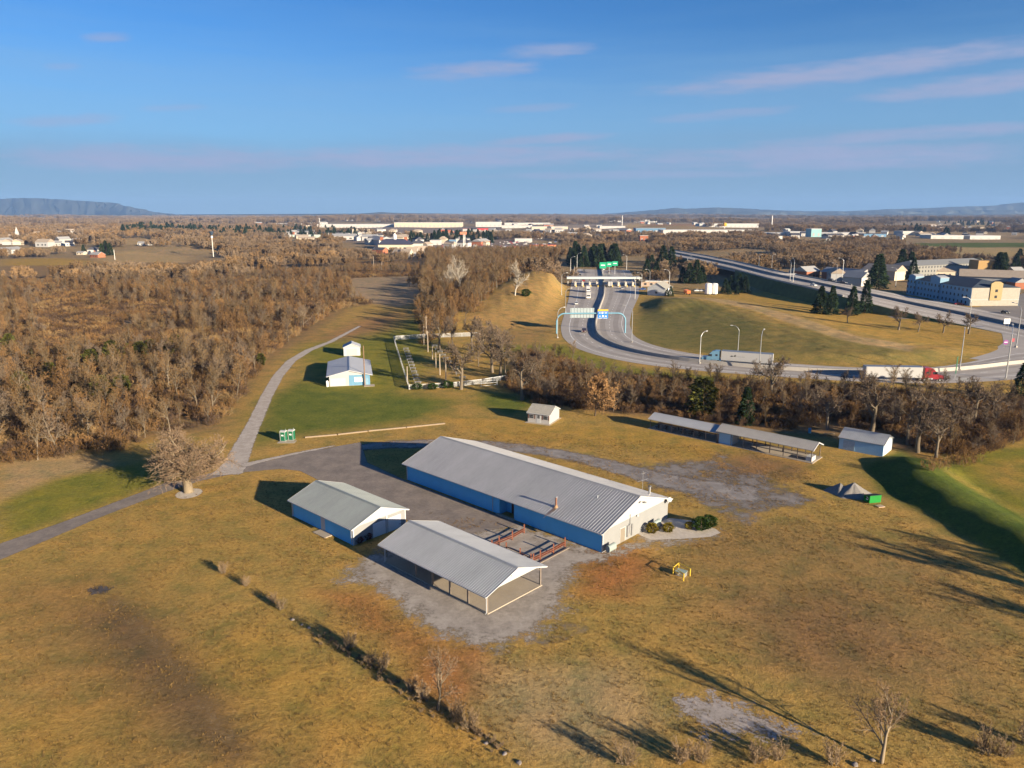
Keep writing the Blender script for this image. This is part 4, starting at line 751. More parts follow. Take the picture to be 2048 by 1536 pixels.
def evergreen(key, seeds, h, rad, bark, leaf, shape, n, size):
    out = []
    for sd in seeds:
        r = np.random.default_rng(sd); T = Tree(sd); T.seg(np.array([0, 0, -.2]), np.array([0, 0, h * .9]), rad * .09, .02, 6); V = []; F = []; lob = r.uniform(0, 6.28, 4)
        for i in range(n):
            q = r.uniform(0, 1) ** (1.25 if shape == 'cone' else .9); a = r.uniform(0, 6.28); wob = 1 + .2 * math.sin(3 * a + lob[0] + q * 9) + .14 * math.sin(5 * a + lob[1] - q * 14) + .1 * math.sin(31 * q + lob[2])
            prof = {'cone': (1 - q) ** .85 + .03, 'egg': math.sqrt(max(0, 1 - (2 * q - .9) ** 2 / 1.25)) if q < 1 else 0, 'ball': math.sqrt(max(.02, 1 - (2 * q - 1) ** 2))}[shape]
            rr = rad * prof * wob * r.uniform(.45, 1.0) ** .5; z = h * (.04 + .96 * q) if shape != 'ball' else h * (.03 + .95 * q)
            c = np.array([rr * math.cos(a), rr * math.sin(a), z]); o = unit(np.array([math.cos(a), math.sin(a), .25 if shape != 'cone' else -.12])); sd_ = unit(np.cross(o, [0, 0, 1.0]) + r.normal(0, .5, 3)); s_ = size * r.uniform(.6, 1.4)
            k = len(V); V += [c - sd_ * s_ * .5, c + sd_ * s_ * .5, c + o * s_ * 1.3 + r.normal(0, .25, 3) * s_]; F.append((k, k + 1, k + 2))
        trunk = mesh_np(key + '_trunk', T.wv, np.array(T.wf), bark); crown = mesh_np(key + '_crown', V, np.array(F), leaf)
        both = mesh_np(key + '_whole', np.concatenate([T.wv, V]), np.concatenate([np.array(T.wf), np.array(F) + len(T.wv)]), [bark, leaf], fm=[0] * len(T.wf) + [1] * len(F)); out.append((trunk, crown, bpy.data.objects.new(key + '_source', both)))
    PROTO[key] = out
def vm(name, col, rnd=.22, var=.2): return M(name, col, 1.0, var, .8, spec=.05, rnd=rnd)
bk_brown = vm('bark_brown', (0.102, 0.072, 0.048)); bk_grey = vm('bark_grey', (0.150, 0.123, 0.090)); bk_pale = vm('bark_pale', (0.223, 0.180, 0.124)); bk_white = vm('bark_white', (.42, .385, .33), .08)
tw_brown = vm('twig_brown', (.152, .098, .046), .38); tw_mauve = vm('twig_mauve', (.140, .103, .074), .2); tw_grey = vm('twig_grey', (0.155, 0.118, 0.081), .25); tw_rust = vm('twig_rust', (.195, .112, .046), .38); tw_dark = vm('twig_dark', (0.088, 0.057, 0.038), .25)
lf_tan = vm('leaf_tan', (0.247, 0.143, 0.064), .1, .4); lf_cedar = vm('needle_cedar', (.085, .088, .022), .25, .45); lf_spruce = vm('needle_spruce', (.030, .050, .022), .25, .45); lf_gold = vm('leaf_gold', (.21, .165, .022), .1, .4); lf_green = vm('leaf_green', (.048, .085, .018), .1, .45); lf_red = vm('leaf_red', (.10, .03, .03), .1, .4)
proto('wood', (11, 12, 13, 14, 15), 10, .15, bk_grey, tw_brown, kids=[2, 3, 3], up=[.08, .16, .1, .05], ang=[34, 38, 44], trunk=.85, bare=[.35, .2, .1], segs=[6, 4, 3, 1], tw=.06)
proto('woodr', (21, 22, 23), 9, .14, bk_brown, tw_rust, kids=[2, 3, 3], up=[.08, .16, .1, .05], ang=[36, 40, 46], trunk=.85, bare=[.3, .2, .1], segs=[6, 4, 3, 1], tw=.06)
proto('woodg', (31, 32, 33), 10, .15, bk_grey, tw_mauve, kids=[2, 3, 4], up=[.06, .14, .08, .05], ang=[42, 44, 48], trunk=.75, bare=[.3, .15, .1], segs=[5, 4, 3, 1], tw=.06)
proto('broad', (41, 42, 43), 10, .34, bk_grey, tw_mauve, kids=[3, 3, 5], up=[.02, .10, .04, .03], ang=[58, 46, 50], ratio=[.85, .48, .4], bare=[.42, .2, .1], segs=[5, 5, 4, 1], thin=.78, trunk=.55, tw=.055)
proto('ringtree', (46,), 12.5, .55, bk_pale, vm('twig_ring', (.205, .142, .092), .05), kids=[5, 4, 6], thin=.62, up=[.0, .06, .03, .02], ang=[62, 48, 50], ratio=[.95, .5, .46], bare=[.3, .1, .0], segs=[5, 5, 4, 2], trunk=.52, tw=.045)
proto('white', (51, 52, 53), 13, .30, bk_white, vm('twig_white', (.30, .25, .18), .1), kids=[3, 3, 3], up=[.05, .16, .1, .05], ang=[40, 40, 42], ratio=[.55, .5, .42], bare=[.2, .2, .1], segs=[6, 5, 3, 1], trunk=.85, tw=.07)
proto('young', (61, 64), 7.4, .16, bk_pale, vm('twig_young', (.23, .15, .09), .1), kids=[2, 3, 4], thin=.8, up=[.04, .10, .06, .04], ang=[40, 40, 46], ratio=[.78, .5, .45], bare=[.3, .2, .05], segs=[5, 5, 4, 1], trunk=.62, tw=.028)
proto('oak', (71,), 9.5, .24, bk_brown, tw_brown, lf_tan, nleaf=5200, lsize=.13, kids=[3, 3, 4], ang=[52, 48, 50], up=[.05, .06, .04, .02], ratio=[.6, .5, .42], bare=[.28, .15, .1], segs=[6, 4, 3, 1], trunk=.85, tw=.05)
proto('shrub', (81, 82, 83), 1.75, .03, bk_pale, vm('twig_shrub', (.25, .175, .105), .15), stems=11, spread=.28, flare=.55, levels=2, segs=[4, 3, 2], kids=[2, 3], ang=[26, 34], ratio=[.5, .45], up=[.05, .08, .05], bare=[.2, .1], sides=[3, 3], tw=.032, trunk=.9)
proto('brush', (91, 92, 93), 2.6, .035, bk_brown, tw_rust, stems=16, spread=2.2, flare=.5, levels=2, segs=[3, 3, 1], kids=[2, 3], ang=[34, 42], ratio=[.55, .5], up=[.05, .06, .05], bare=[.1, .1], sides=[3, 3], tw=.055, trunk=.9)
proto('brusht', (96, 97), 2.4, .035, bk_pale, vm('twig_tan', (.245, .160, .070), .3), stems=16, spread=2.2, flare=.5, levels=2, segs=[3, 3, 1], kids=[2, 3], ang=[34, 42], ratio=[.55, .5], up=[.05, .06, .05], bare=[.1, .1], sides=[3, 3], tw=.055, trunk=.9)
proto('brushd', (94, 95), 2.6, .035, bk_brown, tw_dark, stems=16, spread=2.2, flare=.5, levels=2, segs=[3, 3, 1], kids=[2, 3], ang=[34, 42], ratio=[.55, .5], up=[.05, .06, .05], bare=[.1, .1], sides=[3, 3], tw=.055, trunk=.9)
proto('clump', (101, 102, 103, 104), 10, .2, bk_brown, vm('twig_far_grey', (.195, .142, .092), .3), stems=9, spread=11, flare=.05, levels=2, segs=[4, 3, 1], kids=[4, 7], ang=[46, 48], ratio=[.42, .6], up=[.08, .12, .05], bare=[.25, .05], sides=[3, 3], tw=.26, trunk=.85)
proto('clumpb', (105, 106, 107), 10, .2, bk_brown, vm('twig_far_tan', (.215, .140, .072), .35), stems=9, spread=11, flare=.05, levels=2, segs=[4, 3, 1], kids=[4, 7], ang=[46, 48], ratio=[.42, .6], up=[.08, .12, .05], bare=[.25, .05], sides=[3, 3], tw=.26, trunk=.85)
evergreen('cedar', (111, 112, 113), 6.5, 1.9, bk_brown, lf_cedar, 'egg', 2600, .38); evergreen('spruce', (121, 122, 123), 11, 3.0, bk_brown, lf_spruce, 'cone', 3600, .5)
evergreen('goldshrub', (131, 132), 1.55, .85, bk_brown, lf_gold, 'ball', 2200, .13); evergreen('greenshrub', (141, 142), 2.0, 1.15, bk_brown, lf_green, 'ball', 2600, .16); evergreen('redshrub', (151,), 1.1, .6, bk_brown, lf_red, 'ball', 900, .14)
def plant(name, kind, loc, label, cat, group=None, s=1.0, i=0, rz=None, sxy=None, parts=('trunk', 'crown')):
    tr, cr, _ = PROTO[kind][i % len(PROTO[kind])]; e = empty(name, (loc[0], loc[1], hz(loc[0], loc[1])), rng.uniform(0, 6.28) if rz is None else rz, label, cat, group); q = sxy or s; e.scale = (q, q, s)
    link(bpy.data.objects.new(parts[0], tr), e); link(bpy.data.objects.new(parts[1], cr), e); return e
def scatter(name, pts, kinds, scl, label, cat, zs=None, squash=None):
    """one object that sets copies of the source plants on its points"""
    pts = np.asarray(pts, float); n = len(pts)
    if n == 0: return
    z = Hf(pts[:, 0], pts[:, 1]) if zs is None else zs; me = bpy.data.meshes.new(name); me.vertices.add(n); me.vertices.foreach_set('co', np.stack([pts[:, 0], pts[:, 1], z - .05], 1).astype(np.float32).ravel())
    src = [o for k in kinds for _, _, o in PROTO[k]]
    for nm, ty, v in (('scl', 'FLOAT', scl), ('rot', 'FLOAT', rng.uniform(0, 6.28, n)), ('pick', 'INT', rng.integers(0, len(src), n))):
        a = me.attributes.new(nm, ty, 'POINT'); a.data.foreach_set('value', np.asarray(v).astype(np.float32 if ty == 'FLOAT' else np.int32))
    o = tag(link(bpy.data.objects.new(name, me)), label, cat, kind='stuff'); ng = bpy.data.node_groups.new(name, 'GeometryNodeTree')
    ng.interface.new_socket('Geometry', in_out='INPUT', socket_type='NodeSocketGeometry'); ng.interface.new_socket('Geometry', in_out='OUTPUT', socket_type='NodeSocketGeometry'); nn = ng.nodes.new; lk = ng.links.new
    gi, go, ip, jn = nn('NodeGroupInput'), nn('NodeGroupOutput'), nn('GeometryNodeInstanceOnPoints'), nn('GeometryNodeJoinGeometry')
    for s in src: oi = nn('GeometryNodeObjectInfo'); oi.inputs['Object'].default_value = s; oi.inputs['As Instance'].default_value = True; lk(oi.outputs['Geometry'], jn.inputs[0])
    def attr(nm, ty): a = nn('GeometryNodeInputNamedAttribute'); a.data_type = ty; a.inputs['Name'].default_value = nm; return a.outputs['Attribute']
    cb = nn('ShaderNodeCombineXYZ'); lk(attr('rot', 'FLOAT'), cb.inputs[2]); lk(gi.outputs[0], ip.inputs['Points']); lk(jn.outputs[0], ip.inputs['Instance']); ip.inputs['Pick Instance'].default_value = True
    lk(attr('pick', 'INT'), ip.inputs['Instance Index']); e2r = nn('FunctionNodeEulerToRotation'); lk(cb.outputs[0], e2r.inputs[0]); lk(e2r.outputs[0], ip.inputs['Rotation']); lk(attr('scl', 'FLOAT'), ip.inputs['Scale']); lk(ip.outputs[0], go.inputs[0])
    md = o.modifiers.new('scatter', 'NODES'); md.node_group = ng; return o
def pts_in(poly, n, holes=(), pad=0):
    pa = np.array(poly); P = np.stack([rng.uniform(pa[:, 0].min(), pa[:, 0].max(), n), rng.uniform(pa[:, 1].min(), pa[:, 1].max(), n)], 1); k = poly_sd(P[:, 0], P[:, 1], poly) > pad
    for h, m in holes: k &= poly_sd(P[:, 0], P[:, 1], h) < -m
    return P[k]
def spaced(P, dmin):
    cell = {}; out = []
    for p in P:
        c = (int(p[0] // dmin), int(p[1] // dmin)); ok = True
        for i in (-1, 0, 1):
            for j in (-1, 0, 1):
                for q in cell.get((c[0] + i, c[1] + j), ()):
                    if (p[0] - q[0]) ** 2 + (p[1] - q[1]) ** 2 < dmin * dmin: ok = False; break
        if ok: cell.setdefault(c, []).append(p); out.append(p)
    return np.array(out)
# ---- single trees and shrubs around the club
plant('bare_tree', 'ringtree', g(377, 984), 'big spreading bare tree with thick pale trunk in the stone ring', 'tree', s=1.15, sxy=1.5, rz=.6)
plant('young_tree', 'young', g(876, 1420), 'young bare tree with pale trunk in the shrub row below the pavilion', 'tree', s=1.0, i=0, rz=1.1)
plant('young_tree', 'young', g(1763, 1526), 'lone young bare tree casting a long shadow beside the gravel patch', 'tree', s=1.12, i=1, rz=2.0)
HEDGE = ((447, 1147, .9), (491, 1172, .75), (547, 1206, .75), (563, 1219, .8), (699, 1296, 1.0), (742, 1330, .9), (766, 1340, 1.1), (823, 1383, .85), (845, 1398, 1.0), (915, 1438, 1.05), (940, 1458, 1.05))
wd_ = ('first', 'second', 'third', 'fourth', 'fifth', 'sixth', 'seventh', 'eighth', 'ninth', 'tenth', 'eleventh')
for k, (x, y, s) in enumerate(HEDGE): plant('bare_shrub', 'shrub', g(x, y), 'bare vase shaped shrub, %s along the diagonal row counted from the driveway side' % wd_[k], 'shrub', 'shrubs along the diagonal row', s=s, i=k, parts=('stem', 'twigs'))
for k, (x, y, s) in enumerate(((1252, 1528, 1.25), (1362, 1526, 1.2), (1404, 1524, 1.1), (1513, 1524, 1.15), (1557, 1520, 1.0), (1667, 1530, 1.2), (1972, 1506, 1.3), (2005, 1512, 1.0), (2052, 1490, 1.2))):
    plant('bare_shrub', 'shrub', g(x, y), 'bare shrub at the lower picture edge, %s from the diagonal row' % wd_[k], 'shrub', 'shrubs along the lower edge', s=s, i=k + 1, parts=('stem', 'twigs'))
for k, (x, y, s, kd, lab) in enumerate(((1304, 1066, 1.0, 'goldshrub', 'clipped golden shrub nearest the hall meter boxes'), (1336, 1064, .95, 'goldshrub', 'clipped golden shrub beside the pale boulder'), (1378, 1058, .75, 'goldshrub', 'small brownish golden shrub beside the dark green shrub'), (1402, 1060, 1.05, 'greenshrub', 'dark green rounded shrub at the end of the pebble bed'), (1418, 1054, .95, 'greenshrub', 'dark green shrub on the outer end of the pebble bed'))):
    plant('clipped_shrub', kd, g(x, y), lab, 'shrub', s=s, i=k, parts=('stem', 'foliage'))
for k, (x, y, s) in enumerate(((719, 1086, .9), (735, 1079, 1.0), (794, 1052, 1.2))): plant('red_shrub', 'redshrub', g(x, y), 'dark red shrub in shade against the garage, %s from its near corner' % wd_[k], 'shrub', 'shrubs at the garage', s=s, parts=('stem', 'foliage'))
for k, (x, y, s, q) in enumerate(((835, 779, .85, 1.1), (865, 779, .85, 1.1), (896, 776, .95, 1.35))): plant('clipped_shrub', 'greenshrub', g(x, y), 'dark clipped bush at the enclosure fence, %s from its corner post' % wd_[k], 'shrub', 'bushes at the enclosure fence', s=s, sxy=q, i=k, parts=('stem', 'foliage'))
for k, (x, y, s, kd, i) in enumerate(((922, 779, 1.12, 'broad', 0), (985, 745, 1.15, 'broad', 1), (1000, 752, .95, 'broad', 2), (957, 733, .7, 'woodg', 0), (1012, 752, .95, 'woodg', 1), (945, 700, 1.0, 'broad', 1), (880, 700, 1.0, 'broad', 2), (1045, 800, 1.0, 'broad', 0), (905, 690, .9, 'woodg', 2), (1000, 720, 1.0, 'broad', 2), (965, 705, .95, 'broad', 0), (1075, 770, .85, 'woodg', 2))):
    plant('bare_tree', kd, g(x, y), ('pinkish bare tree with forked trunk at the enclosure front fence', 'pinkish bare tree with stout trunk inside the enclosure', 'leaning bare tree beside the stout one in the enclosure', 'small bare tree in the middle of the enclosure', 'slim bare tree at the enclosure side by the wood', 'bare tree at the enclosure back fence by the poles', 'spreading bare tree at the far left of the enclosure back fence', 'bare tree with low fork at the wood edge right of the enclosure gate', 'slim bare tree behind the enclosure poles', 'bare tree with mauve crown below the brown bank', 'mauve crowned bare tree behind the enclosure', 'slim bare tree in the brush right of the enclosure')[k], 'tree', 'trees at the enclosure', s=s * 1.5, i=i)
plant('oak_tree', 'oak', g(1190, 832), 'small oak keeping its tan leaves near the garden shed', 'tree', s=1.0)
plant('white_tree', 'white', gT(1030, 588), 'white barked bare tree alone on the brown hill', 'tree', s=1.35, i=0)
plant('white_tree', 'white', gT(896, 588), 'tall white barked tree in the hill wood, the more distant of two', 'tree', s=1.5, i=1); plant('white_tree', 'white', gT(924, 592), 'tall white barked tree in the hill wood, nearer the lone one', 'tree', s=1.5, i=2)
plant('round_evergreen', 'greenshrub', gT(1052, 586), 'small round dark evergreen beside the lone white tree', 'evergreen', s=2.0, sxy=2.0)
for k, (x, y, s) in enumerate(((1797, 660, 1.25), (1836, 664, 1.0), (1886, 666, 1.05), (1937, 668, 1.1), (1695, 646, .85))):
    plant('bare_tree', 'broad', gT(x, y), ('dark bare tree on the mound beside the conifers', 'dark leaning bare tree second along the mound', 'dark forked bare tree third along the mound', 'dark bare tree at the far end of the mound by the lamp post', 'thin bare tree in front of the mound conifers')[k], 'tree', 'trees on the mound', s=s, i=k)
for k, (x, y, s, q) in enumerate(((1640, 628, 1.2, 1.15), (1662, 630, 1.25, 1.0), (1703, 630, 1.25, 1.1), (1729, 626, 1.45, 1.05))): plant('conifer', 'spruce', gT(x, y), 'dark conifer in the group of four on the mound, %s towards the highway' % wd_[k], 'conifer', 'conifers on the mound', s=s, sxy=q, i=k)
for k, (x, y, s) in enumerate(((1450, 586, .8), (1462, 584, .95), (1478, 585, 1.05), (1490, 586, .95), (1458, 589, .45), (1473, 589, .45))): plant('conifer', 'spruce', gT(x, y), 'dark conifer in the clump beside the white tanks, %s from the tanks' % ORD[k], 'conifer', 'conifers beside the white tanks', s=s, i=k)
for k, (x, y, s) in enumerate(((1365, 566, 1.0), (1378, 567, 1.3), (1392, 567, 1.5), (1403, 566, 1.1), (1312, 558, 1.2), (1325, 540, 1.9), (1342, 535, 1.7), (1303, 545, 1.3), (1293, 548, 1.1))): plant('conifer', 'spruce', gT(x, y), 'dark conifer behind the toll plaza house, %s of the nine' % ORD[(4, 5, 6, 8, 2, 3, 7, 1, 0)[k]] + ' counted from the canopy', 'conifer', 'conifers behind the toll plaza house', s=s, i=k)
for k, (x, y, s) in enumerate(((1322, 590, .5), (1334, 592, .4), (1341, 593, .55))): plant('conifer', 'spruce', gT(x, y), 'small conifer against the toll plaza house wall, %s from the road' % wd_[k], 'conifer', 'small conifers at the toll house', s=s, i=k)
for k, (x, y, s) in enumerate(((1405, 836, 1.0), (1490, 848, .8), (1392, 832, .8), (2040, 800, .9))): plant('cedar_tree', 'spruce' if k else 'cedar', g(x, y), ('broad green cedar behind the range shelter', 'dark cedar in the wood strip behind the ribbed shelter roof', 'slim dark cedar beside the broad green one', 'dark evergreen at the picture edge below the road')[k], 'cedar', s=s * (1.5 if k == 0 else 1), sxy=s * (1.55 if k == 0 else .9), i=k)
for k, (x, y, s) in enumerate(((1835, 905, 1.25), (1872, 915, 1.0), (1815, 890, 1.0), (1742, 868, 1.35), (1945, 850, 1.2), (1855, 868, 1.15), (1900, 880, 1.0), (1545, 800, 1.2), (1655, 860, 1.0))): plant('bare_tree', 'broad', g(x, y), ('big bare tree overhanging the blue storage shed', 'wide bare tree at the end of the grass berm', 'bare tree right behind the blue storage shed', 'tall bare tree rising before the red lorry', 'tall bare tree at the road side of the wood strip', 'grey crowned bare tree behind the storage shed', 'bare tree with pale broken limbs above the berm', 'dark bare tree in front of the white lorry trailer', 'bare tree behind the gap in the range shelter')[k], 'tree', 'large trees of the wood strip', s=s * 1.2, i=k)
for k, (x, y, s) in enumerate(((1688, 795, .8), (1722, 800, .95), (1745, 792, .8), (1782, 800, .9), (1812, 795, .8), (1850, 802, .95), (1884, 798, .85))): plant('bare_tree', ('woodg', 'wood')[k % 2], g(x, y), 'bare tree in front of the red cabbed lorry, %s along the ramp' % ORD[k], 'tree', 'trees in front of the red lorry', s=s, i=k)
for k, (x, y, s) in enumerate(((1880, 935, 1.0), (1862, 940, .8), (1925, 930, 1.1), (1945, 925, 1.0))): plant('bare_shrub', 'brush', gT(x, y), 'brown twiggy bush on the end of the grass berm', 'shrub', 'bushes on the berm', s=s * .75, i=k, parts=('stem', 'twigs'))
for k, (x, y, s) in enumerate(((90, 71, 1.65), (97, 76, 1.5), (88, 60, 1.3))): plant('bare_tree', 'broad', (x, y), 'bare tree just outside the picture by the berm', 'tree', 'trees outside the frame by the berm', s=s, i=k)
CED = ((186, 742, 1.05), (227, 732, 1.25), (283, 727, 1.1), (305, 722, 1.1), (147, 749, .8), (355, 712, 1.1), (205, 806, 1.1), (246, 799, 1.0), (44, 792, 1.0), (102, 765, .9), (58, 727, .8), (523, 731, .6), (262, 722, .9), (330, 720, .9), (172, 800, .8), (20, 700, .9))
for k, (x, y, s) in enumerate(CED): plant('cedar_tree', 'cedar', g(x, y), 'olive green cedar among bare trees, %s counted across the brown wood from the left' % ORD[sorted(CED).index((x, y, s))], 'cedar', 'cedars in the wood', s=s, i=k)
# ---- the woods
WOOD_L = gl([(-60, 935), (80, 925), (170, 905), (235, 900), (300, 872), (430, 850), (470, 810), (500, 768), (535, 712), (600, 668), (680, 618), (800, 598), (835, 572), (860, 545), (700, 545), (560, 545), (430, 560), (300, 566), (150, 562), (-120, 566)])
CLEAR = [(gl([(700, 556), (850, 552), (840, 600), (780, 612), (700, 598)]), 0), (gl([(60, 625), (150, 600), (250, 645), (290, 690), (220, 710), (110, 700)]), 0), (gl([(-40, 880), (60, 890), (120, 905), (60, 925), (-40, 930)]), 0)]
HILLW = gl([(835, 640), (850, 690), (880, 672), (960, 640), (985, 606), (1010, 590), (1060, 575), (1095, 545), (1120, 520), (1090, 508), (860, 508), (845, 560)])
STRIP = gl([(1012, 772), (1060, 806), (1150, 818), (1250, 826), (1300, 828), (1440, 846), (1600, 862), (1690, 862), (1790, 872), (1850, 905), (1935, 915), (2060, 880), (2200, 850), (2200, 800), (2048, 806), (1900, 795), (1700, 780), (1500, 770), (1300, 760), (1180, 745), (1090, 708), (1045, 705)])
def split(P, n):                                 # the n nearest stand as single trees, the rest as one mass
    k = np.argsort(np.hypot(P[:, 0], P[:, 1])); return P[k[:n]], P[k[n:]]
PL_ = pts_in(WOOD_L, 26000, CLEAR); PL_ = spaced(PL_[roll(PL_[:, 0], PL_[:, 1], 0, 60) + rng.normal(0, .2, len(PL_)) > np.where(np.hypot(PL_[:, 0], PL_[:, 1]) < 240, -.4, .02)], 4.2)
def tall(P, lo, hi, wl=75): return np.clip((lo + hi) / 2 + (hi - lo) * (.75 * roll(P[:, 0], P[:, 1], 1, wl) + rng.normal(0, .2, len(P))), lo * .8, hi * 1.1)
PL_ = PL_[np.abs(PL_[:, 0]) < PL_[:, 1] * .72 + 12]; near, rest = split(PL_, 200)
for k, p in enumerate(near):
    kd = ('wood', 'woodr', 'wood', 'woodg')[k % 4]; plant('bare_tree', kd, p, 'slender bare tree among many in the brown wood beside the gravel lane', 'tree', 'bare trees of the brown wood', s=float(tall(p[None], .75, 1.3)[0]), i=int(rng.integers(9)))
scatter('far_side_of_wood', rest, ('wood', 'woodr', 'woodr', 'woodg'), tall(rest, .38, 1.15), 'brown mass of bare trees filling the deeper wood', 'wood')
PB = pts_in(WOOD_L, 20000, CLEAR[:1]); PB = PB[(np.abs(PB[:, 0]) < PB[:, 1] * .72 + 12)][:9500]; scatter('undergrowth', PB, ('brush', 'brusht', 'brushd', 'brushd'), rng.uniform(.4, 1.2, len(PB)), 'tangled brown undergrowth of the wood beside the lane', 'undergrowth')
PH = spaced(pts_in(HILLW, 5000), 4.6); near, rest = split(PH, 40)
for k, p in enumerate(near): plant('bare_tree', ('woodr', 'wood')[k % 2], p, 'bare tree among many on the brown hill left of the toll road', 'tree', 'bare trees of the hill wood', s=float(rng.uniform(.85, 1.3)), i=k)
scatter('hill_wood', rest, ('wood', 'woodr'), rng.uniform(.9, 1.4, len(rest)), 'brown mass of bare trees covering the hill', 'wood'); PB = pts_in(HILLW, 2600); scatter('undergrowth', PB, ('brush',), rng.uniform(.6, 1.3, len(PB)), 'brown undergrowth on the wooded hill', 'undergrowth')
SHED_H = [(gl([(1660, 915), (1800, 925), (1800, 870), (1670, 850)]), 0), (gl([(1590, 850), (1690, 850), (1690, 890), (1590, 880)]), 0)]
PS = spaced(pts_in(STRIP, 9000, SHED_H), 4.3); near, rest = split(PS, 90)
for k, p in enumerate(near): plant('bare_tree', ('wood', 'woodg', 'woodr')[k % 3], p, 'slender bare tree among many in the wood strip behind the range shelter', 'tree', 'bare trees of the wood strip', s=float(rng.uniform(.4, .8)), i=k)
if len(rest): scatter('wood_strip', rest, ('wood', 'woodg'), rng.uniform(.4, .75, len(rest)), 'brown bare trees of the wood strip below the ramp', 'wood')
PB = pts_in(STRIP, 5200, SHED_H); scatter('undergrowth', PB, ('brushd', 'brush', 'brushd'), rng.uniform(.4, .95, len(PB)), 'dark brown undergrowth of the wood strip', 'undergrowth')
# hedgerow weeds along the diagonal ditch
DL = [g(640, 1268), g(760, 1345), g(880, 1425), g(1010, 1500)]; q = resample([tuple(p) for p in DL], 60); q = np.concatenate([q + rng.normal(0, .45, q.shape) for _ in range(2)])[:, :2]
scatter('ditch_weeds', q, ('shrub',), rng.uniform(.1, .3, len(q)), 'dry weeds in the ditch line under the diagonal shrub row', 'weeds')
# ---- country beyond
OPEN = [p for p, c, s in LAND if c in (C_TAN, C_FIELD, C_PALE, C_RED, C_OCHRE) and np.hypot(*np.mean(np.array(p), 0)) > 450]
OPEN += [ramp_poly, [tuple(p[:2]) for p in HWN] + [tuple(p[:2]) for p in HWF][::-1]] + [gl(p) for p in (
 [(1130, 560), (1300, 560), (1290, 520), (1230, 512), (1130, 512)], [(1290, 600), (1440, 596), (1700, 610), (2300, 760), (2300, 690), (1620, 560), (1340, 560)], [(1270, 720), (2048, 740), (2048, 640), (1300, 600)],
 [(1800, 640), (2300, 700), (2300, 560), (1990, 548), (1800, 545)], [(1810, 560), (2000, 560), (2000, 530), (1810, 530)], [(880, 507), (1115, 505), (1115, 480), (840, 480)], [(690, 505), (840, 505), (840, 478), (700, 478)], [(640, 462), (1000, 462), (1000, 447), (640, 447)], [(1000, 472), (1260, 462), (1260, 448), (1000, 452)], [(1270, 474), (1520, 474), (1520, 462), (1270, 462)], [(1540, 480), (1840, 480), (1840, 468), (1540, 468)], [(1840, 484), (2060, 486), (2060, 470), (1840, 470)], [(1560, 560), (1760, 590), (1760, 555), (1560, 535)], [(590, 478), (720, 476), (720, 468), (590, 468)], [(100, 545), (440, 545), (440, 505), (130, 503)], [(-200, 556), (130, 556), (130, 530), (-200, 530)])]
TOWN = []
for x0, x1, y0, y1, n in ((560, 760, 464, 482, 22), (740, 1000, 462, 500, 56), (1000, 1250, 452, 478, 38), (1540, 1780, 452, 482, 26), (1780, 2048, 444, 480, 34), (1560, 1780, 548, 572, 9), (10, 200, 462, 500, 16), (300, 560, 440, 455, 18), (1100, 1500, 440, 450, 22), (1990, 2048, 560, 580, 3), (560, 1060, 441, 447, 20)):
    for _ in range(n): TOWN.append(gT(rng.uniform(x0, x1), rng.uniform(y0, y1)))
HPX = [(92, 492), (110, 478), (142, 488), (8, 480), (275, 492), (160, 484), (183, 514), (785, 513), (800, 514), (812, 511), (830, 509), (745, 506), (668, 473), (610, 466), (590, 463), (1660, 562), (1710, 565), (1647, 553), (1735, 553), (1195, 472), (30, 477), (790, 500), (1275, 469), (1420, 468), (1460, 455), (1285, 482), (620, 475)]
HOUSES = np.array([tuple(p[:2]) for p in TOWN] + [tuple(gT(*p)[:2]) for p in HPX])
def clear_of_houses(P):
    k = np.ones(len(P), bool)
    for hx, hy in HOUSES:
        D = math.hypot(hx, hy); f = 1 - min(.09, 70 / D); ux, uy = hx * f, hy * f; d, _ = seg_dist(P[:, 0], P[:, 1], [(hx * 1.005, hy * 1.005), (ux, uy)]); k &= d > 11 + D * .004
    return P[k]
def far_pts(n, d0, d1, keep):
    a = rng.uniform(-.66, .66, n); d = np.sqrt(rng.uniform(d0 * d0, d1 * d1, n)); P = np.stack([d * np.sin(a), d * np.cos(a)], 1); k = np.ones(n, bool)
    for p in OPEN: k &= poly_sd(P[:, 0], P[:, 1], p) < -4 - d0 * .006
    k &= (poly_sd(P[:, 0], P[:, 1], WOOD_L) < 0) & (poly_sd(P[:, 0], P[:, 1], HILLW) < 0); nz = roll(P[:, 0], P[:, 1], 3, d0 * .55) ; return clear_of_houses(P[k & (nz > -keep)])
P = far_pts(3600, 470, 1250, .16); scatter('near_country_woods', P, ('clump', 'clumpb'), rng.uniform(.7, 1.05, len(P)), 'brown bare woods between the toll road and the town', 'wood')
P = far_pts(8500, 1250, 3200, .10); scatter('far_country_woods', P, ('clump', 'clumpb'), rng.uniform(.9, 1.5, len(P)), 'purplish brown woods across the valley', 'wood')
P = far_pts(12000, 3200, 9500, .30); scatter('distant_woods', P, ('clump',), rng.uniform(1.5, 2.6, len(P)), 'dark distant woods under the mountains', 'wood')
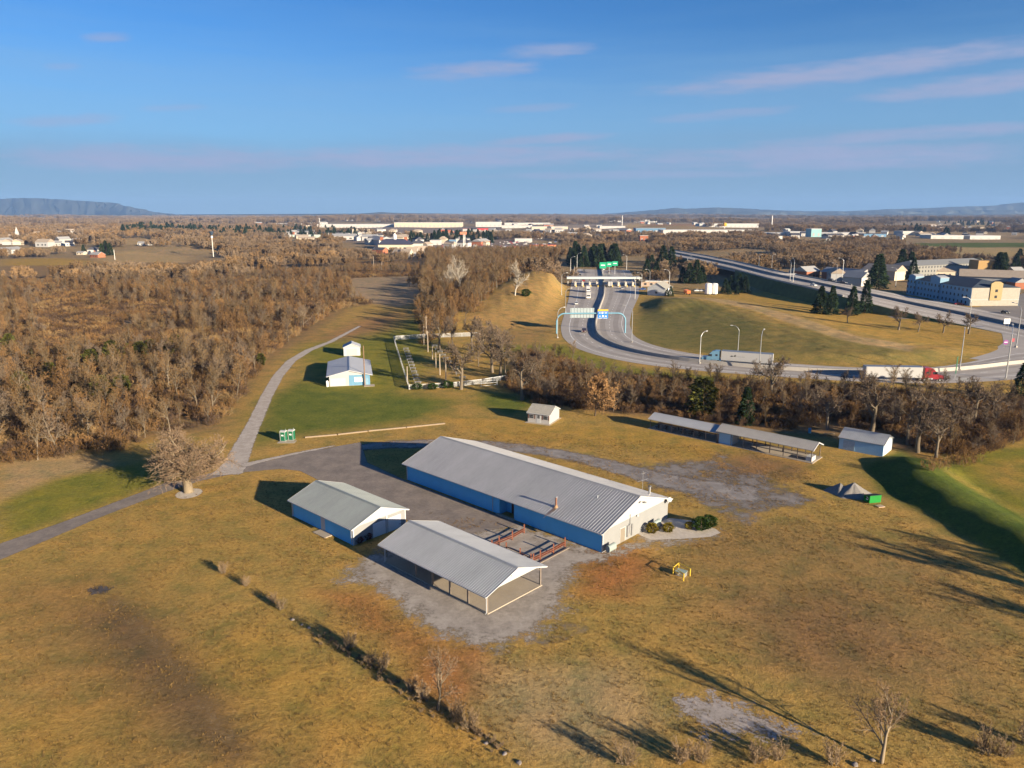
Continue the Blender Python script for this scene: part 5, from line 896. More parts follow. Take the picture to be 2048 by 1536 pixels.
# evergreen groups in the country beyond
EV = []
for x0, x1, y0, y1, n in ((245, 420, 458, 470, 90), (420, 720, 462, 478, 110), (820, 990, 478, 488, 60), (1140, 1240, 520, 534, 34), (1000, 1120, 512, 530, 0), (1880, 1900, 470, 474, 3), (1800, 1850, 457, 466, 14), (1890, 1990, 446, 452, 16), (1790, 1830, 540, 560, 4), (1990, 2048, 525, 560, 7), (930, 960, 470, 480, 8), (1690, 1760, 560, 575, 3)):
    for _ in range(n): EV.append(gT(rng.uniform(x0, x1), rng.uniform(y0, y1))[:2])
scatter('distant_evergreens', EV, ('spruce',), rng.uniform(1.0, 1.9, len(EV)), 'dark evergreen trees scattered between the far houses', 'evergreens')
for k, (x, y, s) in enumerate(((205, 511, 1.25), (213, 510, 1.5), (221, 511, 1.3), (168, 508, 1.0), (1752, 578, 2.0), (1800, 545, 1.3))): p = gT(x, y); plant('conifer', 'spruce', p, ('dark evergreen beside the brick house, closest to it', 'tallest dark evergreen beside the brick house', 'dark evergreen beside the brick house nearest its field', 'small evergreen behind the brick house', 'tall dark evergreen between the highway and the hotels', 'evergreen left of the grey hotel')[k], 'conifer', s=s, i=k)
# ---- rough dry grass in the foreground
T = Tree(5)
for k in range(9): a = T.r.uniform(0, 6.28); b0 = T.r.normal(0, .07, 3) * [1, 1, 0]; T.blade(b0, b0 + np.array([math.cos(a) * .2, math.sin(a) * .2, T.r.uniform(.14, .32)]), .045)
PROTO['tuft'] = [(None, None, bpy.data.objects.new('tuft_source', mesh_np('tuft', T.tv, np.array(T.tf), vm('dry_blade', (.215, .135, .045), .3)))), (None, None, bpy.data.objects.new('tuft_source', mesh_np('tuft', T.tv, np.array(T.tf), vm('brown_blade', (.16, .10, .038), .3))))]
NOG = [(gl(p), .5) for p in ([(672, 1165), (705, 1130), (760, 1100), (830, 1060), (930, 1062), (1045, 1046), (1205, 1102), (1300, 1072), (1440, 1062), (1442, 1074), (1310, 1092), (1220, 1118), (1160, 1135), (1135, 1180), (1130, 1225), (1080, 1270), (1000, 1296), (930, 1290), (850, 1262), (800, 1215), (740, 1168)],
 [(0, 1087), (330, 966), (540, 921), (722, 884), (735, 925), (815, 962), (881, 872), (1340, 997), (1335, 1040), (1205, 1104), (1048, 1048), (818, 1017), (812, 1045), (707, 1092), (585, 1032), (630, 960), (560, 938), (400, 962), (200, 1035), (0, 1120)], [(1262, 1062), (1340, 1036), (1442, 1062), (1300, 1082)])]
P = pts_in(gl([(-150, 1180), (0, 1130), (330, 985), (560, 945), (900, 850), (1500, 900), (1760, 1000), (2250, 1300), (2250, 1580), (-250, 1580)]), 90000, NOG)
cl_ = roll(P[:, 0], P[:, 1], 0, 14) + roll(P[:, 0], P[:, 1], 1, 5) + rng.normal(0, .25, len(P)); P = P[cl_ > -.12][:48000]
scatter('dry_grass', P, ('tuft',), rng.uniform(.35, .95, len(P)), 'rough dry grass tufts over the foreground field', 'grass')
# ------------------------------------------------------------------ fenced enclosure
m_fence = M('fence_white', (.62, .63, .63), .6, .08, 3); m_wire = M('fence_wire', (.42, .43, .44), .5, .1, 3, metal=.3)
def fence(pts, hgt, label, gate=None):
    P = [g(*p) for p in pts]; e = empty('wire_fence', P[0], 0, label, 'fence', 'fence sides of the enclosure'); L0 = e.location.copy(); gp_ = 0
    for a, b2 in zip(P[:-1], P[1:]):
        n = max(2, round((b2 - a).length / 3.4)); d = (b2 - a) / n
        for k in range(n + 1): q = a + d * k - L0; MB().tube([q, q + Vector((0, 0, hgt + .08))], .055, 6).build('post', m_fence, e)
        for k in range(n):
            q = a + d * k - L0; r = q + d; u = d.normalized() * .06; MB().bar(q + u + Vector((0, 0, hgt)), r - u + Vector((0, 0, hgt)), .06, .09).build('top_rail', m_fence, e)
            w_ = MB(); L = d.length; s = -hgt                # crossed wires of this bay
            while s < L:
                for fl in (0, 1):
                    x0, x1 = max(s, 0), min(s + hgt, L); z0, z1 = (x0 - s, x1 - s) if not fl else (hgt - (x0 - s), hgt - (x1 - s))
                    if x1 - x0 > .05:
                        p0 = q + d.normalized() * x0 + Vector((0, 0, z0)); p1 = q + d.normalized() * x1 + Vector((0, 0, z1)); dz = Vector((0, 0, .028)); w_.add([p0 - dz, p1 - dz, p1 + dz, p0 + dz], [(0, 1, 2, 3)])
                s += .22
            w_.build('wire_panel', m_wire, e, fix=False)['kind'] = 'stuff'
fence([(818, 779), (788, 681)], 1.5, 'white posted wire fence along the clubhouse side of the enclosure'); fence([(788, 680), (850, 676), (960, 672)], 1.5, 'white posted wire fence across the back of the enclosure'); fence([(819, 779), (905, 774), (958, 768), (1022, 758)], 1.3, 'white posted wire fence along the front of the enclosure')
gt = empty('gate', g(962, 773), 0, 'white framed wire gate in the enclosure front fence', 'gate'); p1 = g(994, 770) - gt.location; hg = 1.5
MB().tube([Vector((0, 0, 0)), Vector((0, 0, hg + .5))], .07, 6).build('gate_post', m_fence, gt); MB().tube([p1, p1 + Vector((0, 0, hg + .1))], .07, 6).build('gate_post', m_fence, gt)
for z in (.15, .8, hg): MB().bar(Vector((0, 0, z)), p1 + Vector((0, 0, z)), .05, .07).build('gate_rail', m_fence, gt)
rw = [('left', (812, 700), (836, 768), 12), ('right', (870, 694), (925, 758), 10)]
tb0 = None
for side, a, b2, n in rw:
    A_, B_ = g(*a), g(*b2)
    for k in range(n):
        q = A_ + (B_ - A_) * k / (n - 1); lab = 'grey picnic table, %s from the back fence in the row %s' % (ORD[k], 'by the clubhouse fence' if side == 'left' else 'behind the forked tree'); gr = 'enclosure tables ' + side
        if tb0 is None: tb0 = picnic_table(q, R(4), lab, gr, m_wood2); tb0.scale = (1.1, 1.1, 1.05)
        else: c2 = copy_tree(tb0); c2.location = q; tag(c2, lab, 'picnic table', gr); c2.rotation_euler.z = R(4 + rng.uniform(-6, 6))
m_pole = M('grey_pole', (.36, .30, .23), .9, .2, 2)
for k, (x, y, hgt) in enumerate(((848, 690, 7.0), (856, 704, 7.5), (865, 718, 5), (872, 735, 5), (880, 750, 6.5), (892, 762, 6.5), (815, 768, 5.2), (853, 678, 9))):
    e = empty('wooden_pole', g(x, y), 0, 'slim wooden pole in the enclosure, %s of the file counted from the back fence' % wd_[k], 'pole', 'poles in the enclosure'); MB().tube([(0, 0, -.2), (0, 0, hgt)], [.17, .12], 8).build('shaft', m_pole, e)
    if k in (0, 1, 5, 7): MB().bar((-.6, 0, hgt - .5), (.6, 0, hgt - .5), .08, .08).build('crossarm', m_pole, e)
# ------------------------------------------------------------------ toll plaza
m_can = M('canopy', (.50, .50, .48), .7, .08, .5); m_booth = M('booth', (.44, .40, .35), .7, .1, 1)
c0, c1 = g(1136, 572), g(1279, 572); cl_len = (c1 - c0).length
tp = empty('toll_canopy', c0, 0, 'long flat canopy spanning the toll plaza lanes', 'canopy')
B(-1, cl_len + 1, -3.5, 6.5, 5.0, 6.0).build('roof', m_can, tp); B(-1.05, cl_len + 1.05, -3.6, -3.505, 5.05, 6.2).build('fascia', M('fascia', (.45, .50, .50), .6), tp); B(-.6, cl_len + .6, -3, 6, 6.004, 6.12).build('roof_membrane', M('membrane', (.55, .53, .49), .9), tp)
nb_ = 10
for k in range(nb_ + 1): x = cl_len * k / nb_; MB().tube([(x, 1.5, 0), (x, 1.5, 5)], .25, 8).build('column', m_can, tp)
for k in range(1, nb_):
    x = cl_len * k / nb_; e = empty('toll_booth', c0 + Vector((x, -1.5, 0)), 0, 'small toll booth under the canopy, %s from the wooded bank' % wd_[k - 1], 'booth', 'toll booths')
    B(-.7, .7, -7, 8, 0, .2).build('island', m_conc, e); B(-.65, .65, -1.4, 1.4, .2, 2.7).build('cabin', m_booth, e); B(-.66, .66, -1.2, 1.2, 1.35, 2.2).build('window', m_glass, e); B(-.8, .8, -1.6, 1.6, 2.704, 2.85).build('roof', m_can, e)
    MB().tube([(0, -6.4, .2), (0, -6.4, 1.3)], .3, 8).build('crash_post', m_yel, e)
pb = empty('plaza_building', g(1306, 573), 0, 'low brown plaza office beside the toll canopy', 'building'); B(-8, 10, 0, 9, 0, 3.3).build('wall', M('office', (.34, .26, .20), .8), pb); B(-8.4, 10.4, -.4, 9.4, 3.3, 3.7).build('roof', m_can, pb)
for k in range(4): B(-6 + k * 4, -4.4 + k * 4, -.04, .0, 1.0, 2.3).build('window', m_glass, pb)
# gantry with signs
m_gb = M('gantry_blue', (.14, .30, .40), .5, .1, 1); a, b2 = g(1113, 667), g(1250, 666); gn = empty('sign_gantry', a, math.atan2((b2 - a).y, (b2 - a).x), 'blue arched pipe gantry over the toll ramp', 'gantry'); GLn = (b2 - a).length; zt = 8.2
arc = lambda cx, s: [(cx + s * 3.2 * (1 - math.sin(t)), 0, zt - 3.2 + 3.2 * math.cos(t)) for t in [R(90 - 15 * k) for k in range(7)]]
MB().tube([(0, 0, -.2), (0, 0, zt - 3.3)] + [(3.2 - 3.2 * math.cos(R(15 * k)), 0, zt - 3.2 + 3.2 * math.sin(R(15 * k))) for k in range(7)], .30, 10).build('leg', m_gb, gn, True)
MB().tube([(GLn, 0, -.2), (GLn, 0, zt - 3.3)] + [(GLn - 3.2 + 3.2 * math.cos(R(15 * k)), 0, zt - 3.2 + 3.2 * math.sin(R(15 * k))) for k in range(7)], .30, 10).build('leg', m_gb, gn, True); MB().tube([(3.2, 0, zt), (GLn - 3.2, 0, zt)], .28, 10).build('beam', m_gb, gn, True)
sb = empty('road_sign', loc2w(gn, (GLn * .37, .6, zt - 1.9)), gn.rotation_euler.z, 'ribbed grey back of a large sign on the gantry', 'sign'); B(-4.9, 4.9, -.03, .03, 0, 4.0).build('panel', M('sign_back', (.36, .42, .44), .5, metal=.4), sb)
for k in range(8): x = -4.5 + k * 1.28; B(x, x + .1, -.16, -.031, -.1, 4.1).build('stiffener', M('sign_rib', (.22, .27, .30), .5, metal=.4), sb)
m_sblue = M('sign_blue', (.02, .16, .48), .5, .05, 1); sf = empty('road_sign', loc2w(gn, (GLn * .665, -.75, zt - 2.1)), gn.rotation_euler.z, 'blue motorway sign with orange top strip and white marks on the gantry', 'sign')
B(-2.15, 2.15, 0, .08, 0, 3.0).build('panel', m_sblue, sf); B(-2.15, 2.15, -.002, .08, 3.004, 3.75).build('top_strip', M('sign_orange', (.62, .36, .04), .5), sf)
for x, z, w1, h1 in ((-1.3, 2.3, .7, .22), (1.2, 2.3, 1.0, .22), (-1.2, 1.0, .35, .4), (1.2, 1.0, .8, .3), (-1, .2, 1.6, .14), (1, .2, 1.6, .14)): B(x - w1 / 2, x + w1 / 2, -.02, -.001, z - h1 / 2, z + h1 / 2).build('mark', m_white, sf)
for x, z, r_ in ((-.2, 2.3, .38), (0, 1.0, .36)): MB().tube([(x, -.03, z), (x, -.001, z)], r_, 14).build('shield', m_white, sf)
# overhead green signs beyond the plaza
for k, (x0, x1, y0, y1) in enumerate(((1199, 1212, 519, 531), (1213, 1223, 518, 528), (1224, 1235, 517, 526))):
    p = g((x0 + x1) / 2, 548); dist = p.length; wd2 = (x1 - x0) * p.y / FPX * 1.02; zz = CAMZ - (y1 - HOR) * p.y / FPX * 1.02; ht2 = (y1 - y0) * p.y / FPX
    e = empty('road_sign', (p.x, p.y, 0), 0, 'green overhead road sign beyond the toll canopy, %s from the bank' % wd_[k], 'sign', 'green signs beyond the plaza'); B(-wd2 / 2, wd2 / 2, -.1, 0, zz, zz + ht2).build('panel', M('sign_green', (.01, .30, .16), .5), e); MB().tube([(0, .2, 0), (0, .2, zz + ht2)], .2, 6).build('post', m_steel, e); B(-wd2 * .3, wd2 * .3, -.13, -.101, zz + ht2 * .45, zz + ht2 * .6).build('lettering', m_white, e)
# ------------------------------------------------------------------ lamp posts
def lamp_post(loc, hgt, rz, label, arm=2.4, src=[None]):
    if src[0] is None:
        e = empty('lamp_post', (0, 0, 0), 0, label, 'lamp post', 'highway lamp posts'); MB().tube([(0, 0, -.2), (0, 0, 9)], [.15, .09], 8).build('pole', m_steel, e, True)
        MB().tube([(0, 0, 9), (.5, 0, 9.8), (1.3, 0, 10.4), (2.4, 0, 10.6)], [.08, .07, .06, .05], 6).build('arm', m_steel, e, True); B(2.2, 3.0, -.16, .16, 10.5, 10.68).build('lamp_head', m_can, e); B(-.25, .25, -.25, .25, -.1, .4).build('footing', m_conc, e); src[0] = e
    else: e = copy_tree(src[0])
    e.location = loc; e.rotation_euler.z = rz; e.scale = (hgt / 10.6,) * 3; e['label'] = label
LP = [(1399, 727, 10.5, R(35), 'lamp post in front of the blue lorry cab'), (1475, 712, 10.5, R(160), 'lamp post behind the white lorry trailer'), (1518, 740, 12.5, R(60), 'tall lamp post just behind the wood strip, third along the ramp'), (1919, 741, 13, R(60), 'tall lamp post left of the green ramp sign'), (2011, 760, 16, R(60), 'tall lamp post near the picture edge beside the ramp'), (1936, 658, 13.5, R(175), 'lamp post rising in front of the blue hotel'), (2032, 695, 16, R(100), 'lamp post by the red signs at the slip road bend'),
      (1542, 553, 10, R(20), 'lamp post on the near edge of the highway bridge'), (1516, 552, 9.5, R(20), 'second lamp post along the highway bridge'), (1670, 583, 12, R(150), 'lamp post by the white tower blocks'), (1683, 571, 13, R(170), 'lamp post on the far side of the highway'), (1790, 582, 12, R(160), 'lamp post before the tall dark evergreen'), (1578, 583, 12, R(90), 'pale post by the yellow works sign, first of a pair'), (1584, 586, 14, R(90), 'pale post by the yellow works sign, second of a pair'),
      (1115, 676, 12, R(30), 'lamp post by the gantry leg on the bank side'), (1131, 625, 12, R(20), 'lamp post on the bank above the ramp'), (1123, 590, 13, R(10), 'lamp post at the bank below the toll canopy'), (1263, 685, 14, R(150), 'lamp post where the ramp meets the mound'), (1270, 598, 12, R(170), 'lamp post at the plaza edge before the house'), (1283, 580, 11, R(170), 'lamp post by the plaza office'), (1299, 575, 12, R(190), 'lamp post left of the plaza house'), (1141, 545, 13, R(0), 'lamp post left beyond the canopy'), (1154, 535, 13, R(0), 'second lamp post beyond the canopy'), (1253, 540, 13, R(180), 'lamp post right beyond the canopy'), (1338, 580, 13, R(180), 'lamp post behind the plaza house roof'), (1203, 520, 14, R(0), 'distant lamp post above the green signs'), (1196, 516, 13, R(180), 'distant lamp post left of the green signs'), (1374, 540, 12, R(0), 'lamp post by the lower road under the bridge')]
for x, y, h_, rz_, lab in LP: p = gT(x, y); p.z = hw_z(x) if (1480 < x < 1800 and y < 590) else p.z; lamp_post(p, h_, rz_, lab)
# small signs
def sign(px, py, wd2, h0, h1, mat, label, posts=1, round_=False, rz=0):
    e = empty('road_sign', gT(px, py), rz, label, 'sign')
    for k in range(posts): x = 0 if posts == 1 else (-wd2 * .3 + k * wd2 * .6); MB().tube([(x, .06, -.1), (x, .06, h1 - .1)], .06, 6).build('post', m_steel, e)
    if round_: MB().tube([(0, -.03, (h0 + h1) / 2), (0, .0, (h0 + h1) / 2)], (h1 - h0) / 2, 16).build('panel', mat, e)
    else: B(-wd2 / 2, wd2 / 2, -.03, .0, h0, h1).build('panel', mat, e)
    return e
sign(1910, 757, 2.8, 1.5, 6.6, M('sign_green2', (.02, .13, .06), .5), 'tall green sign seen edge on at the ramp', 2, rz=R(55)); sign(1734 + 276, 697, 1.7, 1.4, 3.2, M('sign_purple', (.20, .05, .22), .5), 'round purple no entry sign on yellow posts at the mound tip', 2, True)
B(-.6, .6, -.045, -.031, 2.2, 2.4).build('bar', m_white, bpy.data.objects[[o.name for o in sc.objects if o.get('label', '').startswith('round purple')][0]])
sign(2024, 690, 1.4, 1.2, 2.5, M('sign_red', (.30, .05, .07), .5), 'red warning sign at the slip road bend', 2); sg2 = sign(2012, 658, 2.6, 2.2, 4.4, m_white, 'white sign board on two posts beside the highway', 2)
# ------------------------------------------------------------------ vehicles
m_tyre = M('tyre', (.02, .02, .02), .9, .2, 4); m_rim = M('rim', (.4, .4, .4), .4, .1, 4, metal=.8); m_lampw = M('head_lamp', (.7, .7, .65), .2); m_lampr = M('tail_lamp', (.4, .02, .02), .3)
def paint(name, c): return M('paint_' + name, c, .3, .04, 1, spec=.5)
def wheel(e, x, y, r, wd2):
    s = 1 if y > 0 else -1; t_ = MB().tube([(x, y - s * wd2, r), (x, y, r)], r, 14).build('tyre', m_tyre); w2 = bpy.data.objects.new('wheel', None); link(w2, e); t_.parent = w2; MB().tube([(x, y - s * .01, r), (x, y + s * .015, r)], r * .6, 12).build('rim', m_rim, w2)
def make_car(label, mat, kind='car'):
    e = empty('car' if kind == 'car' else 'pickup_truck', (0, 0, 0), 0, label, 'car' if kind == 'car' else 'pickup')
    side = [(-2.2, .35), (2.2, .35), (2.25, .75), (1.2, .95), (-1.5 if kind == 'car' else -.7, .98), (-2.2, .95)]
    MB().prism(side, -.88, .88, 'y').build('body', mat, e)
    cab = [(-1.7, .97), (1.05, .95), (.3, 1.45), (-1.2, 1.45)] if kind == 'car' else [(-.7, .98), (1.15, .95), (.55, 1.75), (-.6, 1.75)]
    MB().prism(cab, -.76, .76, 'y').build('window', m_glass, e); x0, x1, z = cab[3][0], cab[2][0], cab[2][1]; B(x0, x1, -.78, .78, z - .02, z + .05).build('roof', mat, e)
    for x in (-1.35, 1.4):
        for y in (-.9, .9): wheel(e, x, y, .34, .2)
    for y in (-.62, .62): B(2.2, 2.27, y - .2, y + .2, .58, .74).build('headlight', m_lampw, e); B(-2.22, -2.17, y - .18, y + .18, .7, .88).build('tail_light', m_lampr, e)
    return e
def dup_car(src, loc, rz, label, mat):
    c = copy_tree(src); c.location = loc; c.rotation_euler.z = rz; c['label'] = label
    for ch_ in c.children:
        if ch_.name.split('.')[0] in ('body', 'roof'): ch_.material_slots[0].link = 'OBJECT'; ch_.material_slots[0].material = mat
    return c
car0 = make_car('dark maroon car coming down the ramp below the gantry', paint('maroon', (.06, .02, .025))); car0.location = g(1168, 664) + Vector((0, 0, .05)); car0.rotation_euler.z = R(-100)
road_dir = R(-95)
CARS = [(1153, 609, road_dir, 'small white van on the ramp approaching the gantry', (.6, .6, .58), 0), (1167, 563, R(90), 'red car at a toll booth', (.30, .03, .03), 0), (1245, 578, road_dir, 'grey car leaving the right hand booths', (.3, .3, .32), 0), (1285, 580, R(170), 'blue car parked beside the plaza office', (.03, .10, .32), 0), (1207, 540, R(90), 'white car beyond the canopy', (.6, .6, .6), 0), (1218, 545, R(90), 'dark car beyond the canopy', (.03, .03, .04), 0), (1162, 524, R(80), 'red lorry cab sized car far beyond the canopy', (.42, .04, .03), 0), (1168, 543, R(-90), 'dark car just beyond the canopy on the bank side', (.04, .04, .05), 0), (1160, 552, R(-90), 'black car in the first lanes under the canopy', (.02, .02, .02), 0)]
for x, y, rz_, lab, c2, _ in CARS: dup_car(car0, g(x, y) + Vector((0, 0, .05)), rz_, lab, paint(lab[:14], c2))
hwd = lambda x: math.atan2(*(np.array(hwF[min(hw_i(x) + 3, 158)]) - np.array(hwF[max(hw_i(x) - 3, 0)]))[[1, 0]])
for x, y, lab, c2 in ((1627, 572, 'white car on the near highway lanes', (.6, .6, .6)), (1662, 562, 'dark car on the far highway lanes, the more distant', (.03, .03, .05)), (1687, 567, 'dark car on the far highway lanes, the closer', (.05, .05, .07)), (2010, 627, 'black car on the far highway lanes before the hotel', (.02, .02, .025))):
    dup_car(car0, g(x, y, hw_z(x)) + Vector((0, 0, hw_z(x) * 0 + .07)), hwd(x), lab, paint(lab[:12] + str(x), c2))
for x, y, lab, c2 in ((1876, 604, 'white car parked in front of the blue hotel', (.65, .65, .63)), (1918, 610, 'red car parked in front of the blue hotel', (.32, .03, .04)), (2022, 597, 'dark car parked beyond the cream hotel gable', (.03, .03, .04))): dup_car(car0, gT(x, y), R(-20), lab, paint(lab[:12] + str(x), c2))
for x, y, lab, c2 in ((1395, 583, 'white car in the yard behind the plaza house, closest to it', (.6, .6, .6)), (1405, 583, 'silver car in the yard beside the white tanks', (.4, .4, .42))): dup_car(car0, gT(x, y), R(5), lab, paint(lab[:12] + str(x), c2))
def semi(label, cabmat, logo, rev=False):
    """road tractor (front at +x) with a box trailer"""
    e = empty('articulated_lorry', (0, 0, 0), 0, label, 'lorry'); x = 11.0
    MB().prism([(x - 6.4, .7), (x - .1, .7), (x, 1.15), (x - .15, 1.7), (x - 1.9, 2.05), (x - 2.5, 2.95), (x - 3.3, 3.75), (x - 4.2, 4.0), (x - 5.6, 4.05), (x - 5.6, 1.1), (x - 6.4, 1.1)], -1.2, 1.2, 'y').build('cab', cabmat, e)
    for y in (-1.205, 1.205):
        s = 1 if y > 0 else -1; B(x - 3.3, x - 2.4, min(y, y + s * .02), max(y, y + s * .02), 2.1, 2.85).build('window', m_glass, e); B(x - 5.1, x - 4.4, min(y, y + s * .02), max(y, y + s * .02), 2.3, 2.9).build('window', m_glass, e)
        MB().tube([(x - 4.9, y * .95, .75), (x - 3.3, y * .95, .75)], .32, 10).build('fuel_tank', m_rim, e); MB().tube([(x - 5.7, y * .8, 1), (x - 5.7, y * .8, 4.1)], .08, 8).build('exhaust', m_rim, e); B(x - 2.35, x - 2.15, min(y, y + s * .3), max(y, y + s * .3), 2.2, 2.9).build('mirror', m_dark, e)
        B(x - .12, x + .02, y * .72 - .2, y * .72 + .2, 1.0, 1.35).build('headlight', m_lampw, e)
    MB().add([(x - 1.95, -1.05, 2.12), (x - 1.95, 1.05, 2.12), (x - 2.48, 1.05, 2.9), (x - 2.48, -1.05, 2.9), (x - 1.9, -1.05, 2.12), (x - 1.9, 1.05, 2.12), (x - 2.43, 1.05, 2.93), (x - 2.43, -1.05, 2.93)], [(3, 2, 1, 0), (4, 5, 6, 7), (0, 1, 5, 4), (1, 2, 6, 5), (2, 3, 7, 6), (3, 0, 4, 7)]).build('windscreen', m_glass, e)
    B(x - .02, x + .08, -1.2, 1.2, .45, .8).build('bumper', m_rim, e)
    tr = B(-11.2, 4.75, -1.3, 1.3, 1.15, 4.1).build('trailer', m_gable, e); B(-11.22, 4.77, -1.32, 1.32, 4.102, 4.16).build('roof_rail', m_rim, tr); B(-11.22, 4.77, -1.325, 1.325, .98, 1.148).build('bottom_rail', m_rim, tr); B(-9.5, 5.5, -.5, .5, .75, .98).build('chassis', m_dark, e)
    for y in (-1.302, 1.302): B(-11.2, -10.9, y - .01, y + .01, 1.2, 4.05).build('corner_strip', m_rim, tr)
    if logo:
        lg = MB(); y = 1.312 if logo > 0 else -1.312; rr = random.Random(2)
        for pts_ in ([(-.9, .0), (-.5, .28), (-.1, .34), (-.3, .12), (.15, .1), (-.1, -.05), (-.55, -.1)], [(.1, .1), (.5, .45), (.9, .6), (.7, .3), (1.05, .35), (.8, .05), (.4, .0)]): lg.prism([(-x_ + 1.0 if logo > 0 else x_, z_ + 2.55) for x_, z_ in pts_], y - .008, y + .008, 'y')
        lg.bar((-.2, y, 2.6), (-2.6, y, 2.6), .01, .05); lg.build('emblem', m_dark, tr)
    for wx in (x - 1.1, 5.6, 4.3, -8.2, -9.5):
        for y in (-1.22, 1.22): wheel(e, wx, y, .52, .32 if wx == x - 1.1 else .55)
    for y in (-1.0, 1.0): B(-11.24, -11.2, y - .12, y + .12, 1.2, 1.4).build('tail_light', m_lampr, e)
    return e
t1 = semi('blue cabbed lorry with long white trailer on the ramp', paint('truckblue', (.14, .28, .40)), 1); a, b2 = g(1410, 724), g(1540, 734); d = a - b2; t1.location = (a + b2) / 2 + Vector((0, .8, .05)); t1.rotation_euler.z = math.atan2(d.y, d.x)
t2 = semi('red cabbed lorry with white trailer half hidden behind bare trees', paint('truckred', (.24, .02, .03)), 0); a, b2 = g(1722, 759), g(1890, 762); d = b2 - a; t2.location = (a + b2) / 2 + Vector((0, 0, .05)); t2.rotation_euler.z = math.atan2(d.y, d.x)
def box_truck(px, py, rz_, label):
    e = empty('box_truck', g(px, py) + Vector((0, 0, .05)), rz_, label, 'truck', 'white trucks on the ramp'); MB().prism([(2.2, .6), (4.2, .6), (4.25, 1.4), (3.6, 2.5), (2.2, 2.5)], -1.15, 1.15, 'y').build('cab', m_white, e); B(-4, 2.0, -1.25, 1.25, .95, 3.8).build('cargo_box', m_gable, e); MB().add([(3.68, -1.0, 2.38), (3.68, 1.0, 2.38), (4.22, 1.0, 1.5), (4.22, -1.0, 1.5), (3.72, -1.0, 2.4), (3.72, 1.0, 2.4), (4.27, 1.0, 1.5), (4.27, -1.0, 1.5)], [(3, 2, 1, 0), (4, 5, 6, 7), (0, 1, 5, 4), (1, 2, 6, 5), (2, 3, 7, 6), (3, 0, 4, 7)]).build('windscreen', m_glass, e)
    for wx in (3.2, -2.6):
        for y in (-1.15, 1.15): wheel(e, wx, y, .45, .3)
box_truck(1176, 584, R(-93), 'white box truck just leaving the toll booths'); box_truck(1177, 597, R(-95), 'white box truck midway between the booths and the gantry'); box_truck(1219, 574, R(87), 'white box truck entering a central toll lane')
# orange plant and white silos in the works yard
ex = empty('works_truck', gT(1374, 589), R(100), 'orange works truck beside the plaza house', 'truck'); m_or = paint('orange', (.50, .12, .02)); B(-2.5, 1, -1.2, 1.2, .9, 2.6).build('bed', m_or, ex); B(1.1, 2.9, -1.1, 1.1, .8, 2.8).build('cab', m_or, ex); B(1.8, 2.92, -1.0, 1.0, 1.8, 2.5).build('windscreen', m_glass, ex)
for wx in (-1.6, 2.0):
    for y in (-1.1, 1.1): wheel(ex, wx, y, .5, .3)
for k, x in enumerate((1416, 1428)): e = empty('storage_tank', gT(x, 589), 0, 'upright white storage tank, the one %s the conifers' % ('farther from', 'closer to')[k], 'tank'); MB().lathe([(2.0, .5), (2.0, 6.2), (1.7, 6.6), (.3, 6.9), (.01, 6.9)], 18).build('shell', m_white, e, True); MB().lathe([(1.7, 0), (1.7, .5)], 12).build('skirt', m_dark, e); MB().bar((0, -2.05, .5), (0, -2.05, 6.5), .4, .06).build('ladder', m_steel, e)
